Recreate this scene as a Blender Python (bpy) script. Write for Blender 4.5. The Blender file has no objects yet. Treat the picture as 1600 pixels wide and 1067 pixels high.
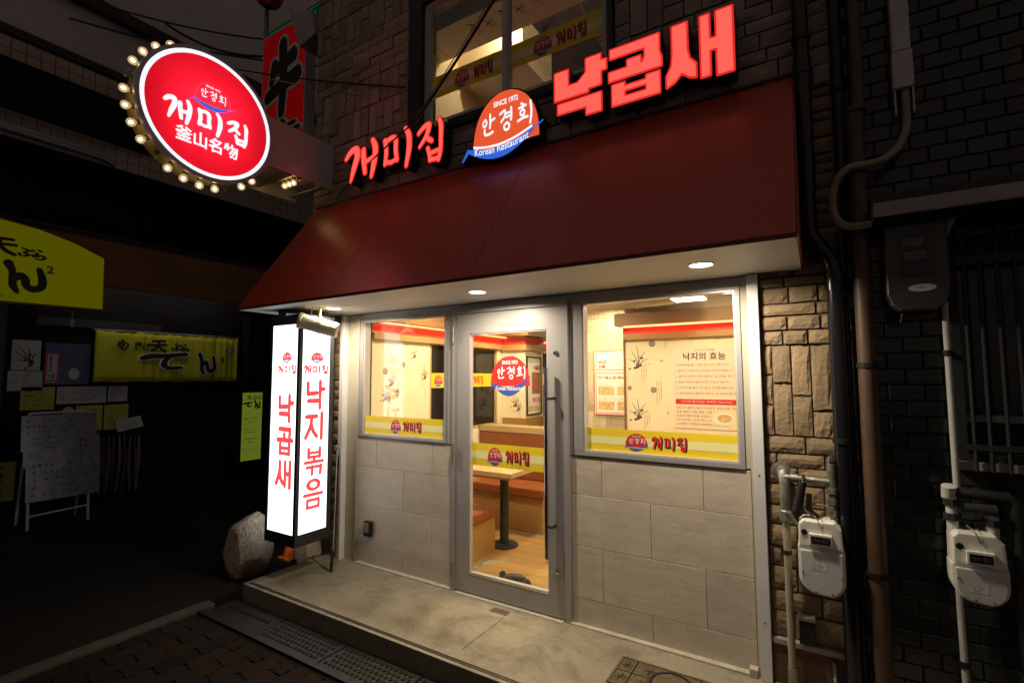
import bpy, bmesh, math, random
import numpy as np
from mathutils import Vector, Matrix, noise

rnd = random.Random(7)
SC = bpy.context.scene
COL = SC.collection
PI = math.pi

# ------------------------------------------------------------------ camera, world, exposure
cam_d = bpy.data.cameras.new('camera')
cam_d.sensor_width = 36.0
cam_d.lens = 17.29
cam_d.clip_start = 0.02
cam_d.clip_end = 200.0
cam = bpy.data.objects.new('camera', cam_d)
COL.objects.link(cam)
cam.matrix_world = Matrix(((0.85119781, 0.04051702, 0.52327876, 0.0),
                           (0.52483705, -0.06021815, -0.84906999, -2.868),
                           (-0.00289091, 0.9973626, -0.07252238, 1.5),
                           (0, 0, 0, 1)))
SC.camera = cam

world = bpy.data.worlds.new('World')
SC.world = world
world.use_nodes = True
wbg = world.node_tree.nodes['Background']
wbg.inputs['Color'].default_value = (1.0, 0.80, 0.70, 1)      # city glow of the night sky
wbg.inputs['Strength'].default_value = 0.088

SC.view_settings.view_transform = 'Standard'
SC.view_settings.look = 'None'
SC.view_settings.exposure = 0.0
SC.view_settings.gamma = 1.0
SC.view_settings.use_curve_mapping = False
SC.render.engine = 'CYCLES'
SC.cycles.use_denoising = True
SC.cycles.sample_clamp_indirect = 4.0
SC.cycles.max_bounces = 8
SC.cycles.transparent_max_bounces = 16
SC.cycles.caustics_reflective = False
SC.cycles.caustics_refractive = False

# ------------------------------------------------------------------ materials
M = {}


def mat(name, col, rough=0.6, metal=0.0, emit=None, estr=0.0, var=None, vscale=6.0, bump=0.0, bscale=60.0,
        spec=0.5, rand=0.0, stretch=None, detail=4.0, coat=0.0, rvar=0.0, stain=None, sscale=2.0, slo=0.55, shi=0.75, fine=0.0, fscale=60.0, turn=0.0):
    """Principled material: colour mottled towards var by noise, fine bump, per-object brightness change."""
    m = bpy.data.materials.new(name)
    m.use_nodes = True
    nt = m.node_tree
    b = nt.nodes['Principled BSDF']
    b.inputs['Base Color'].default_value = (*col, 1)
    b.inputs['Roughness'].default_value = rough
    b.inputs['Metallic'].default_value = metal
    b.inputs['Specular IOR Level'].default_value = spec
    b.inputs['Coat Weight'].default_value = coat
    if emit is not None:
        b.inputs['Emission Color'].default_value = (*emit, 1)
        b.inputs['Emission Strength'].default_value = estr
    geo = nt.nodes.new('ShaderNodeNewGeometry')
    pos = geo.outputs['Position']
    if stretch:
        mp = nt.nodes.new('ShaderNodeMapping')
        mp.inputs['Scale'].default_value = stretch
        mp.inputs['Rotation'].default_value = (0, turn, 0)
        nt.links.new(pos, mp.inputs['Vector'])
        pos = mp.outputs['Vector']
    out = None
    if var is not None:
        n = nt.nodes.new('ShaderNodeTexNoise')
        n.inputs['Scale'].default_value = vscale
        n.inputs['Detail'].default_value = detail
        n.inputs['Roughness'].default_value = 0.65
        nt.links.new(pos, n.inputs['Vector'])
        r = nt.nodes.new('ShaderNodeMapRange')
        r.inputs['From Min'].default_value = 0.32
        r.inputs['From Max'].default_value = 0.68
        nt.links.new(n.outputs['Fac'], r.inputs['Value'])
        mx = nt.nodes.new('ShaderNodeMix')
        mx.data_type = 'RGBA'
        mx.inputs['A'].default_value = (*col, 1)
        mx.inputs['B'].default_value = (*var, 1)
        nt.links.new(r.outputs['Result'], mx.inputs['Factor'])
        out = mx.outputs['Result']
        if rvar:
            rr = nt.nodes.new('ShaderNodeMapRange')
            rr.inputs['To Min'].default_value = max(0.05, rough - rvar)
            rr.inputs['To Max'].default_value = min(1.0, rough + rvar)
            nt.links.new(n.outputs['Fac'], rr.inputs['Value'])
            nt.links.new(rr.outputs['Result'], b.inputs['Roughness'])
    if stain is not None:
        n2 = nt.nodes.new('ShaderNodeTexNoise')
        n2.inputs['Scale'].default_value = sscale
        n2.inputs['Detail'].default_value = 10.0
        n2.inputs['Roughness'].default_value = 0.72
        n2.inputs['Distortion'].default_value = 0.6
        nt.links.new(geo.outputs['Position'], n2.inputs['Vector'])
        r2 = nt.nodes.new('ShaderNodeMapRange')
        r2.inputs['From Min'].default_value = slo
        r2.inputs['From Max'].default_value = shi
        nt.links.new(n2.outputs['Fac'], r2.inputs['Value'])
        m2 = nt.nodes.new('ShaderNodeMix')
        m2.data_type = 'RGBA'
        nt.links.new(r2.outputs['Result'], m2.inputs['Factor'])
        nt.links.new(out, m2.inputs['A'])
        m2.inputs['B'].default_value = (*stain, 1)
        out = m2.outputs['Result']
    if fine:
        n3 = nt.nodes.new('ShaderNodeTexNoise')
        n3.inputs['Scale'].default_value = fscale
        n3.inputs['Detail'].default_value = 5.0
        nt.links.new(geo.outputs['Position'], n3.inputs['Vector'])
        r3 = nt.nodes.new('ShaderNodeMapRange')
        r3.inputs['From Min'].default_value = 0.3
        r3.inputs['From Max'].default_value = 0.7
        r3.inputs['To Min'].default_value = 1 - fine
        r3.inputs['To Max'].default_value = 1 + fine
        nt.links.new(n3.outputs['Fac'], r3.inputs['Value'])
        h3 = nt.nodes.new('ShaderNodeHueSaturation')
        nt.links.new(out, h3.inputs['Color'])
        nt.links.new(r3.outputs['Result'], h3.inputs['Value'])
        out = h3.outputs['Color']
    if rand:
        oi = nt.nodes.new('ShaderNodeObjectInfo')
        rr = nt.nodes.new('ShaderNodeMapRange')
        rr.inputs['To Min'].default_value = 1 - rand
        rr.inputs['To Max'].default_value = 1 + rand
        nt.links.new(oi.outputs['Random'], rr.inputs['Value'])
        hs = nt.nodes.new('ShaderNodeHueSaturation')
        hs.inputs['Color'].default_value = (*col, 1)
        if out is not None:
            nt.links.new(out, hs.inputs['Color'])
        nt.links.new(rr.outputs['Result'], hs.inputs['Value'])
        out = hs.outputs['Color']
    if out is not None:
        nt.links.new(out, b.inputs['Base Color'])
    if bump:
        n = nt.nodes.new('ShaderNodeTexNoise')
        n.inputs['Scale'].default_value = bscale
        n.inputs['Detail'].default_value = 6.0
        nt.links.new(pos, n.inputs['Vector'])
        bp = nt.nodes.new('ShaderNodeBump')
        bp.inputs['Strength'].default_value = bump
        bp.inputs['Distance'].default_value = 0.01
        nt.links.new(n.outputs['Fac'], bp.inputs['Height'])
        nt.links.new(bp.outputs['Normal'], b.inputs['Normal'])
    M[name] = m
    return m


def emit_mat(name, col, s):
    m = bpy.data.materials.new(name)
    m.use_nodes = True
    nt = m.node_tree
    nt.nodes.remove(nt.nodes['Principled BSDF'])
    e = nt.nodes.new('ShaderNodeEmission')
    e.inputs['Color'].default_value = (*col, 1)
    e.inputs['Strength'].default_value = s
    nt.links.new(e.outputs[0], nt.nodes['Material Output'].inputs['Surface'])
    M[name] = m


def glass_mat(name, tint=(1, 1, 1), ior=1.5, rough=0.0):
    m = bpy.data.materials.new(name)
    m.use_nodes = True
    nt = m.node_tree
    nt.nodes.remove(nt.nodes['Principled BSDF'])
    t = nt.nodes.new('ShaderNodeBsdfTransparent')
    t.inputs['Color'].default_value = (*tint, 1)
    g = nt.nodes.new('ShaderNodeBsdfGlossy')
    g.inputs['Roughness'].default_value = rough
    # Schlick reflectance, the same on both faces of the thin sheet
    lw = nt.nodes.new('ShaderNodeLayerWeight')
    lw.inputs['Blend'].default_value = 0.5
    pw = nt.nodes.new('ShaderNodeMath')
    pw.operation = 'POWER'
    pw.inputs[1].default_value = 5.0
    nt.links.new(lw.outputs['Facing'], pw.inputs[0])
    f0 = ((ior - 1) / (ior + 1)) ** 2
    ma = nt.nodes.new('ShaderNodeMath')
    ma.operation = 'MULTIPLY_ADD'
    ma.inputs[1].default_value = 1 - f0
    ma.inputs[2].default_value = f0
    nt.links.new(pw.outputs[0], ma.inputs[0])
    mx = nt.nodes.new('ShaderNodeMixShader')
    nt.links.new(ma.outputs[0], mx.inputs['Fac'])
    nt.links.new(t.outputs[0], mx.inputs[1])
    nt.links.new(g.outputs[0], mx.inputs[2])
    nt.links.new(mx.outputs[0], nt.nodes['Material Output'].inputs['Surface'])
    M[name] = m


def acrylic_mat(name, col):
    """Backlit acrylic: lets the lamps behind it glow through, satin in front."""
    m = bpy.data.materials.new(name)
    m.use_nodes = True
    nt = m.node_tree
    nt.nodes.remove(nt.nodes['Principled BSDF'])
    d = nt.nodes.new('ShaderNodeBsdfDiffuse')
    d.inputs['Color'].default_value = (*col, 1)
    t = nt.nodes.new('ShaderNodeBsdfTranslucent')
    t.inputs['Color'].default_value = (*col, 1)
    mx = nt.nodes.new('ShaderNodeMixShader')
    mx.inputs['Fac'].default_value = 0.6
    nt.links.new(d.outputs[0], mx.inputs[1])
    nt.links.new(t.outputs[0], mx.inputs[2])
    nt.links.new(mx.outputs[0], nt.nodes['Material Output'].inputs['Surface'])
    M[name] = m


mat('tile', (0.575, 0.495, 0.405), 0.5, var=(0.495, 0.425, 0.345), vscale=5, bump=0.28, bscale=5, stretch=(1.0, 1.0, 2.8), turn=0.45,
    rand=0.06, rvar=0.1, stain=(0.43, 0.365, 0.29), sscale=3.5, slo=0.52, shi=0.8, fine=0.07, fscale=70)
mat('tile_joint', (0.16, 0.14, 0.115), 0.9)
mat('stone', (0.32, 0.225, 0.135), 0.9, var=(0.24, 0.165, 0.10), vscale=14, bump=0.55, bscale=48, rand=0.18)
mat('stone_joint', (0.10, 0.077, 0.056), 0.95)
mat('brick', (0.40, 0.31, 0.265), 0.9, var=(0.30, 0.23, 0.195), vscale=12, bump=0.9, bscale=42, rand=0.22)
mat('alu', (0.36, 0.335, 0.33), 0.45, 0.2, var=(0.325, 0.305, 0.30), vscale=2.5, rvar=0.05)
mat('alu_light', (0.52, 0.49, 0.51), 0.36, 0.25)
mat('white_paint', (0.72, 0.70, 0.71), 0.45, var=(0.64, 0.62, 0.62), vscale=4)
mat('beige_paint', (0.47, 0.42, 0.335), 0.6, var=(0.42, 0.37, 0.29), vscale=5)
mat('soffit', (0.70, 0.69, 0.68), 0.5, var=(0.66, 0.65, 0.645), vscale=2.0)
mat('awning', (0.52, 0.065, 0.034), 0.33, 0.0, spec=0.6, var=(0.46, 0.055, 0.030), vscale=1.6, rvar=0.07, bump=0.12, bscale=2.5, fine=0.06, fscale=25, stain=(0.40, 0.055, 0.034), sscale=4.0, slo=0.5, shi=0.8)
mat('awning_trim', (0.10, 0.03, 0.025), 0.5)
mat('concrete', (0.31, 0.265, 0.19), 0.8, var=(0.225, 0.19, 0.13), vscale=2.2, bump=0.4, bscale=45, detail=9, rvar=0.15, stain=(0.115, 0.095, 0.066), sscale=2.6, slo=0.48, shi=0.70, fine=0.09, fscale=28)
mat('mortar', (0.50, 0.455, 0.36), 0.85, var=(0.40, 0.36, 0.28), vscale=18, bump=0.3, bscale=60)
mat('dark_edge', (0.06, 0.052, 0.045), 0.45, 0.5)
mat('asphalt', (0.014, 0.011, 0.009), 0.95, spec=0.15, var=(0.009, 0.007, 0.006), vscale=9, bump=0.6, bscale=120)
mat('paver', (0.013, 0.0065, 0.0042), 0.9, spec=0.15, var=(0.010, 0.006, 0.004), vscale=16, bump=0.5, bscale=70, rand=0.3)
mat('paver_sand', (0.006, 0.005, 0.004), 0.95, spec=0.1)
mat('kerb', (0.05, 0.043, 0.033), 0.85, var=(0.03, 0.025, 0.02), vscale=10, bump=0.4, bscale=60)
mat('iron', (0.024, 0.023, 0.022), 0.55, 0.4, var=(0.013, 0.012, 0.010), vscale=20, bump=0.3, bscale=80)
mat('rusty', (0.18, 0.13, 0.07), 0.7, 0.3, var=(0.09, 0.06, 0.035), vscale=25, bump=0.4, bscale=80)
mat('black', (0.012, 0.012, 0.013), 0.45)
mat('black_gloss', (0.010, 0.010, 0.014), 0.22)
mat('black_sat', (0.02, 0.02, 0.022), 0.6)
mat('chrome', (0.65, 0.64, 0.62), 0.18, 1.0)
mat('galv', (0.36, 0.35, 0.31), 0.45, 0.7, var=(0.22, 0.20, 0.17), vscale=25, bump=0.2, bscale=90)
mat('brown_pipe', (0.10, 0.055, 0.032), 0.5, var=(0.072, 0.040, 0.025), vscale=8)
mat('grey_pipe', (0.60, 0.57, 0.56), 0.5, var=(0.50, 0.47, 0.46), vscale=10)
mat('cream_pipe', (0.36, 0.32, 0.24), 0.55, var=(0.25, 0.215, 0.155), vscale=14)
mat('meter', (0.80, 0.77, 0.70), 0.4, var=(0.70, 0.67, 0.60), vscale=12, fine=0.05, fscale=60)
mat('meter_plate', (0.70, 0.70, 0.68), 0.35, 0.1, var=(0.62, 0.62, 0.60), vscale=8, fine=0.06, fscale=50)
mat('label_white', (0.72, 0.71, 0.68), 0.6)
mat('ink', (0.02, 0.02, 0.02), 0.7)
mat('dark_glass', (0.012, 0.012, 0.014), 0.12)
mat('ebox', (0.055, 0.05, 0.047), 0.35, var=(0.042, 0.038, 0.036), vscale=6)
mat('ebox_label', (0.16, 0.11, 0.13), 0.4)
mat('green_tile', (0.036, 0.039, 0.034), 0.2, var=(0.024, 0.026, 0.023), vscale=9, rand=0.35, bump=0.15, bscale=25)
mat('green_joint', (0.018, 0.017, 0.016), 0.9)
mat('brown_panel', (0.125, 0.066, 0.036), 0.7, var=(0.09, 0.048, 0.028), vscale=6)
mat('overhang', (0.40, 0.34, 0.33), 0.55, var=(0.32, 0.27, 0.26), vscale=12, bump=0.2, bscale=60)
mat('far_plaster', (0.55, 0.48, 0.46), 0.85, var=(0.46, 0.40, 0.38), vscale=1.2, bump=0.2, bscale=30)
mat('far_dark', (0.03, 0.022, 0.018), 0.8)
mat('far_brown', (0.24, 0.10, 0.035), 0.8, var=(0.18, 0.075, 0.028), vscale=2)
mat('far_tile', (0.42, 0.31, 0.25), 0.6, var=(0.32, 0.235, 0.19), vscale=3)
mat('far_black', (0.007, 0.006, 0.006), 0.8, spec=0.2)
mat('steel_dull', (0.25, 0.25, 0.26), 0.45, 0.6)
mat('bezel_blue', (0.55, 0.57, 0.72), 0.4, 0.0)
mat('rock', (0.52, 0.41, 0.31), 0.9, var=(0.26, 0.185, 0.125), vscale=7, bump=1.0, bscale=55, detail=8, fine=0.45, fscale=90)
mat('orange', (0.85, 0.16, 0.03), 0.5)
mat('wood', (0.42, 0.255, 0.095), 0.4, var=(0.36, 0.21, 0.075), vscale=5, stretch=(1, 6, 6), rand=0.10)
mat('wood_pale', (0.50, 0.36, 0.185), 0.45, var=(0.45, 0.315, 0.155), vscale=6, stretch=(1, 6, 6))
mat('leather', (0.27, 0.085, 0.025), 0.38, var=(0.23, 0.070, 0.021), vscale=6, bump=0.15, bscale=120)
mat('wallpaper', (0.84, 0.745, 0.56), 0.8, var=(0.80, 0.70, 0.52), vscale=3)
mat('wall_cream', (0.72, 0.62, 0.44), 0.8)
mat('ceiling_paint', (0.52, 0.43, 0.30), 0.8)
mat('cornice', (0.26, 0.125, 0.046), 0.5, var=(0.22, 0.105, 0.038), vscale=4, stretch=(1, 1, 8))
mat('led_wash_red', (0.75, 0.07, 0.035), 0.5)  # red LED light on the recess strips, put into their base colour
mat('panel_a', (0.62, 0.55, 0.40), 0.5, var=(0.46, 0.40, 0.27), vscale=5, stretch=(1, 1, 9), rand=0.16)
mat('panel_b', (0.55, 0.48, 0.345), 0.5, var=(0.40, 0.345, 0.235), vscale=5, stretch=(9, 1, 1), rand=0.16)
mat('print_grey', (0.26, 0.24, 0.19), 0.8)
mat('print_brown', (0.10, 0.07, 0.04), 0.8)
mat('film_yellow', (0.80, 0.58, 0.025), 0.45)
mat('film_pale', (0.82, 0.76, 0.34), 0.45)
mat('print_red', (0.62, 0.02, 0.02), 0.5)
mat('print_blue', (0.04, 0.08, 0.38), 0.5)
mat('print_white', (0.82, 0.80, 0.76), 0.5)
mat('print_black', (0.015, 0.012, 0.012), 0.5)
mat('poster_pink', (0.86, 0.69, 0.58), 0.6)
mat('poster_food', (0.55, 0.30, 0.12), 0.6, var=(0.75, 0.62, 0.35), vscale=40)
mat('poster_food2', (0.50, 0.16, 0.06), 0.6, var=(0.28, 0.11, 0.04), vscale=60)
mat('tape_blue', (0.28, 0.42, 0.46), 0.6)
mat('duct', (0.50, 0.47, 0.40), 0.3, 0.8)
mat('cream_plastic', (0.80, 0.74, 0.55), 0.4)
mat('cloth_yellow', (0.55, 0.52, 0.02), 0.8, var=(0.49, 0.46, 0.018), vscale=3)
mat('paper', (0.42, 0.40, 0.40), 0.7, var=(0.36, 0.345, 0.345), vscale=6)
mat('paper_dull', (0.20, 0.175, 0.185), 0.3, var=(0.11, 0.095, 0.10), vscale=7)
mat('paper_yellow', (0.36, 0.36, 0.05), 0.7)
mat('poster_navy', (0.035, 0.04, 0.11), 0.5, var=(0.09, 0.085, 0.15), vscale=14)
mat('plastic_wrap', (0.20, 0.19, 0.19), 0.15, var=(0.05, 0.04, 0.04), vscale=30)
mat('straw', (0.10, 0.05, 0.03), 0.3, var=(0.04, 0.025, 0.02), vscale=30)
mat('sign_red', (0.50, 0.012, 0.015), 0.4)
mat('sign_green', (0.01, 0.16, 0.07), 0.4)
mat('sign_box', (0.74, 0.67, 0.68), 0.28, 0.1, var=(0.68, 0.61, 0.62), vscale=3)
mat('sign_in', (0.80, 0.80, 0.80), 0.8)
mat('bulb_base', (0.12, 0.10, 0.06), 0.4, 0.6)
mat('gold', (0.62, 0.50, 0.24), 0.35, 0.5)
mat('rubber', (0.03, 0.028, 0.026), 0.6)
mat('scroll', (0.50, 0.42, 0.28), 0.8)
glass_mat('pane_glass', (0.97, 0.98, 0.975), 1.75)
glass_mat('bulb_glass', (0.95, 0.92, 0.86), 1.45)
glass_mat('sheet_glass', (0.96, 0.96, 0.96), 1.3, 0.05)
glow = M['bulb_glass'].copy()
glow.name = 'bulb_lit'
M['bulb_lit'] = glow
_nt = glow.node_tree
_out = _nt.nodes['Material Output']
_prev = _out.inputs['Surface'].links[0].from_socket
_em = _nt.nodes.new('ShaderNodeEmission')
_em.inputs['Color'].default_value = (1.0, 0.70, 0.36, 1)
_em.inputs['Strength'].default_value = 1.1
_mx = _nt.nodes.new('ShaderNodeMixShader')
_mx.inputs['Fac'].default_value = 0.30
_nt.links.new(_prev, _mx.inputs[1])
_nt.links.new(_em.outputs[0], _mx.inputs[2])
_nt.links.new(_mx.outputs[0], _out.inputs['Surface'])
acrylic_mat('acryl_red', (0.90, 0.012, 0.035))
acrylic_mat('acryl_white', (0.90, 0.90, 0.90))
acrylic_mat('acryl_blue', (0.06, 0.08, 0.75))
emit_mat('lit_letter', (1.0, 0.105, 0.078), 1.25)
emit_mat('lit_trim', (1.0, 0.03, 0.025), 0.75)
emit_mat('lit_dome', (0.95, 0.115, 0.035), 0.85)
emit_mat('lit_blue', (0.035, 0.15, 0.75), 0.9)
emit_mat('lit_white', (0.95, 0.97, 1.0), 1.0)
emit_mat('lit_tower', (0.90, 0.985, 1.0), 2.6)
emit_mat('lit_tower_red', (1.0, 0.085, 0.085), 1.1)
emit_mat('lit_tower_blue', (0.2, 0.4, 0.85), 0.9)
emit_mat('lamp_disc', (1.0, 0.93, 0.80), 14.0)
emit_mat('room_lamp', (1.0, 0.80, 0.47), 430.0)
emit_mat('upstairs_lamp', (1.0, 0.76, 0.44), 190.0)
emit_mat('room_lamp_soft', (1.0, 0.80, 0.50), 10.0)
emit_mat('led_red', (1.0, 0.16, 0.06), 9.0)
emit_mat('filament', (1.0, 0.64, 0.28), 16.0)
emit_mat('sign_tube', (1.0, 0.97, 0.92), 22.0)
emit_mat('far_sign', (0.62, 0.60, 0.0), 0.115)
emit_mat('far_menu', (0.42, 0.58, 0.05), 0.22)
emit_mat('far_tube', (1.0, 0.95, 0.85), 12.0)
emit_mat('green_lit', (0.0, 0.5, 0.22), 0.10)
emit_mat('red_lit', (1.0, 0.010, 0.014), 0.10)
emit_mat('screen', (0.35, 0.75, 0.85), 1.2)


# ------------------------------------------------------------------ mesh helpers
ORG = {}


class MB:
    def __init__(s):
        s.v, s.f = [], []

    def add(s, v, f):
        o = len(s.v)
        s.v += [tuple(p) for p in v]
        s.f += [tuple(i + o for i in q) for q in f]
        return s

    def box(s, x0, x1, y0, y1, z0, z1):
        return s.add([(x0, y0, z0), (x1, y0, z0), (x1, y1, z0), (x0, y1, z0), (x0, y0, z1), (x1, y0, z1), (x1, y1, z1), (x0, y1, z1)],
                     [(0, 3, 2, 1), (4, 5, 6, 7), (0, 1, 5, 4), (1, 2, 6, 5), (2, 3, 7, 6), (3, 0, 4, 7)])

    def prism(s, poly, axis, a, b):
        """poly = 2-D outline; axis 0/1/2 is the extrusion axis."""
        n = len(poly)

        def P(p, t):
            return {0: (t, p[0], p[1]), 1: (p[0], t, p[1]), 2: (p[0], p[1], t)}[axis]
        v = [P(p, a) for p in poly] + [P(p, b) for p in poly]
        f = [tuple(range(n))[::-1], tuple(range(n, 2 * n))] + [(i, (i + 1) % n, n + (i + 1) % n, n + i) for i in range(n)]
        return s.add(v, f)

    def tube(s, path, r, n=10, caps=True):
        path = [Vector(p) for p in path]
        rs = r if isinstance(r, (list, tuple)) else [r] * len(path)
        rings = []
        up = None
        for i, p in enumerate(path):
            a = path[max(i - 1, 0)]
            b = path[min(i + 1, len(path) - 1)]
            t = (b - a).normalized()
            if up is None:
                up = Vector((0, 0, 1)) if abs(t.z) < 0.9 else Vector((1, 0, 0))
            x = up - t * up.dot(t)
            if x.length < 1e-4:
                x = t.orthogonal()
            x.normalize()
            y = t.cross(x)
            up = x
            rings.append([p + (x * math.cos(2 * PI * k / n) + y * math.sin(2 * PI * k / n)) * rs[i] for k in range(n)])
        v = [q for rg in rings for q in rg]
        f = []
        for i in range(len(rings) - 1):
            for k in range(n):
                f.append((i * n + k, i * n + (k + 1) % n, (i + 1) * n + (k + 1) % n, (i + 1) * n + k))
        if caps:
            f.append(tuple(range(n))[::-1])
            f.append(tuple(range((len(rings) - 1) * n, len(rings) * n)))
        return s.add(v, f)

    def lathe(s, c, axis, prof, n=20):
        """prof = list of (distance along axis, radius)."""
        c = Vector(c)
        a = Vector(axis).normalized()
        x = a.orthogonal().normalized()
        y = a.cross(x)
        v, f = [], []
        for (h, r) in prof:
            for k in range(n):
                v.append(c + a * h + (x * math.cos(2 * PI * k / n) + y * math.sin(2 * PI * k / n)) * max(r, 1e-5))
        for i in range(len(prof) - 1):
            for k in range(n):
                f.append((i * n + k, i * n + (k + 1) % n, (i + 1) * n + (k + 1) % n, (i + 1) * n + k))
        return s.add(v, f)

    def disc(s, c, axis, r, n=24):
        c = Vector(c)
        a = Vector(axis).normalized()
        x = a.orthogonal().normalized()
        y = a.cross(x)
        return s.add([c + (x * math.cos(2 * PI * k / n) + y * math.sin(2 * PI * k / n)) * r for k in range(n)], [tuple(range(n))])

    def build(s, name, m, parent=None, bevel=0.0, smooth=False, seg=2, origin=None, fixn=True):
        o = mk_obj(name, s.v, s.f, m, parent, origin)
        me = o.data
        if bevel or fixn:
            bm = bmesh.new()
            bm.from_mesh(me)
            if bevel:
                bmesh.ops.remove_doubles(bm, verts=bm.verts, dist=1e-6)
                bmesh.ops.bevel(bm, geom=[e for e in bm.edges if len(e.link_faces) == 2 and e.calc_face_angle(0) > 0.5],
                                offset=bevel, segments=seg, profile=0.7, affect='EDGES', clamp_overlap=True)
            bmesh.ops.recalc_face_normals(bm, faces=bm.faces)
            bm.to_mesh(me)
            bm.free()
        if smooth:
            for p in me.polygons:
                p.use_smooth = True
            me.set_sharp_from_angle(angle=math.radians(40))
        return o


def mk_obj(name, v, f, m, parent=None, origin=None):
    if parent is not None:
        org = ORG[parent.name]
    elif origin is not None:
        org = Vector(origin)
    else:
        a = np.array(v)
        org = Vector(((a[:, 0].min() + a[:, 0].max()) / 2, (a[:, 1].min() + a[:, 1].max()) / 2, a[:, 2].min()))
    me = bpy.data.meshes.new(name)
    me.from_pydata([(p[0] - org[0], p[1] - org[1], p[2] - org[2]) for p in v], [], f)
    me.materials.append(M[m])
    o = bpy.data.objects.new(name, me)
    COL.objects.link(o)
    if parent is not None:
        o.parent = parent
    else:
        o.location = org
    ORG[o.name] = org
    return o


def tag(o, label=None, cat=None, group=None, kind=None):
    if label:
        o['label'] = label
    if cat:
        o['category'] = cat
    if group:
        o['group'] = group
    if kind:
        o['kind'] = kind
    return o


def thing(name, loc, label, cat, group=None):
    o = bpy.data.objects.new(name, None)
    o.empty_display_size = 0.1
    COL.objects.link(o)
    o.location = loc
    ORG[o.name] = Vector(loc)
    return tag(o, label, cat, group)


def place(name, data, parent, loc, scale=(1, 1, 1), rot=(0, 0, 0)):
    """object sharing mesh data, at a world place, child of parent"""
    o = bpy.data.objects.new(name, data)
    COL.objects.link(o)
    o.parent = parent
    o.location = Vector(loc) - ORG[parent.name]
    o.scale = scale
    o.rotation_euler = rot
    return o


# ---- flat shapes: text, stroke glyphs, outlines
def curve_mesh(c):
    o = bpy.data.objects.new('tmp', c)
    COL.objects.link(o)
    bpy.context.view_layer.update()
    me = bpy.data.meshes.new_from_object(o.evaluated_get(bpy.context.evaluated_depsgraph_get()))
    v = [(p.co.x, p.co.y) for p in me.vertices]
    f = [tuple(p.vertices) for p in me.polygons]
    bpy.data.objects.remove(o)
    bpy.data.meshes.remove(me)
    return v, f


def fit(v, rect):
    a = np.array(v)
    lo, hi = a.min(0), a.max(0)
    u0, u1, v0, v1 = rect
    s = np.array([(u1 - u0), (v1 - v0)]) / np.maximum(hi - lo, 1e-6)
    return ((a - lo) * s + np.array([u0, v0])).tolist()


TXT = {}


def text2d(body, bold=0.0):
    k = (body, bold)
    if k not in TXT:
        c = bpy.data.curves.new('tmp', 'FONT')
        c.body = body
        c.size = 1.0
        c.offset = bold
        c.resolution_u = 3
        TXT[k] = curve_mesh(c)
        bpy.data.curves.remove(c)
    return TXT[k]


def loops2d(loops):
    c = bpy.data.curves.new('tmp', 'CURVE')
    c.dimensions = '2D'
    c.fill_mode = 'BOTH'
    for lp in loops:
        s = c.splines.new('POLY')
        s.points.add(len(lp) - 1)
        for i, p in enumerate(lp):
            s.points[i].co = (p[0], p[1], 0, 1)
        s.use_cyclic_u = True
    r = curve_mesh(c)
    bpy.data.curves.remove(c)
    return r


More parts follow.
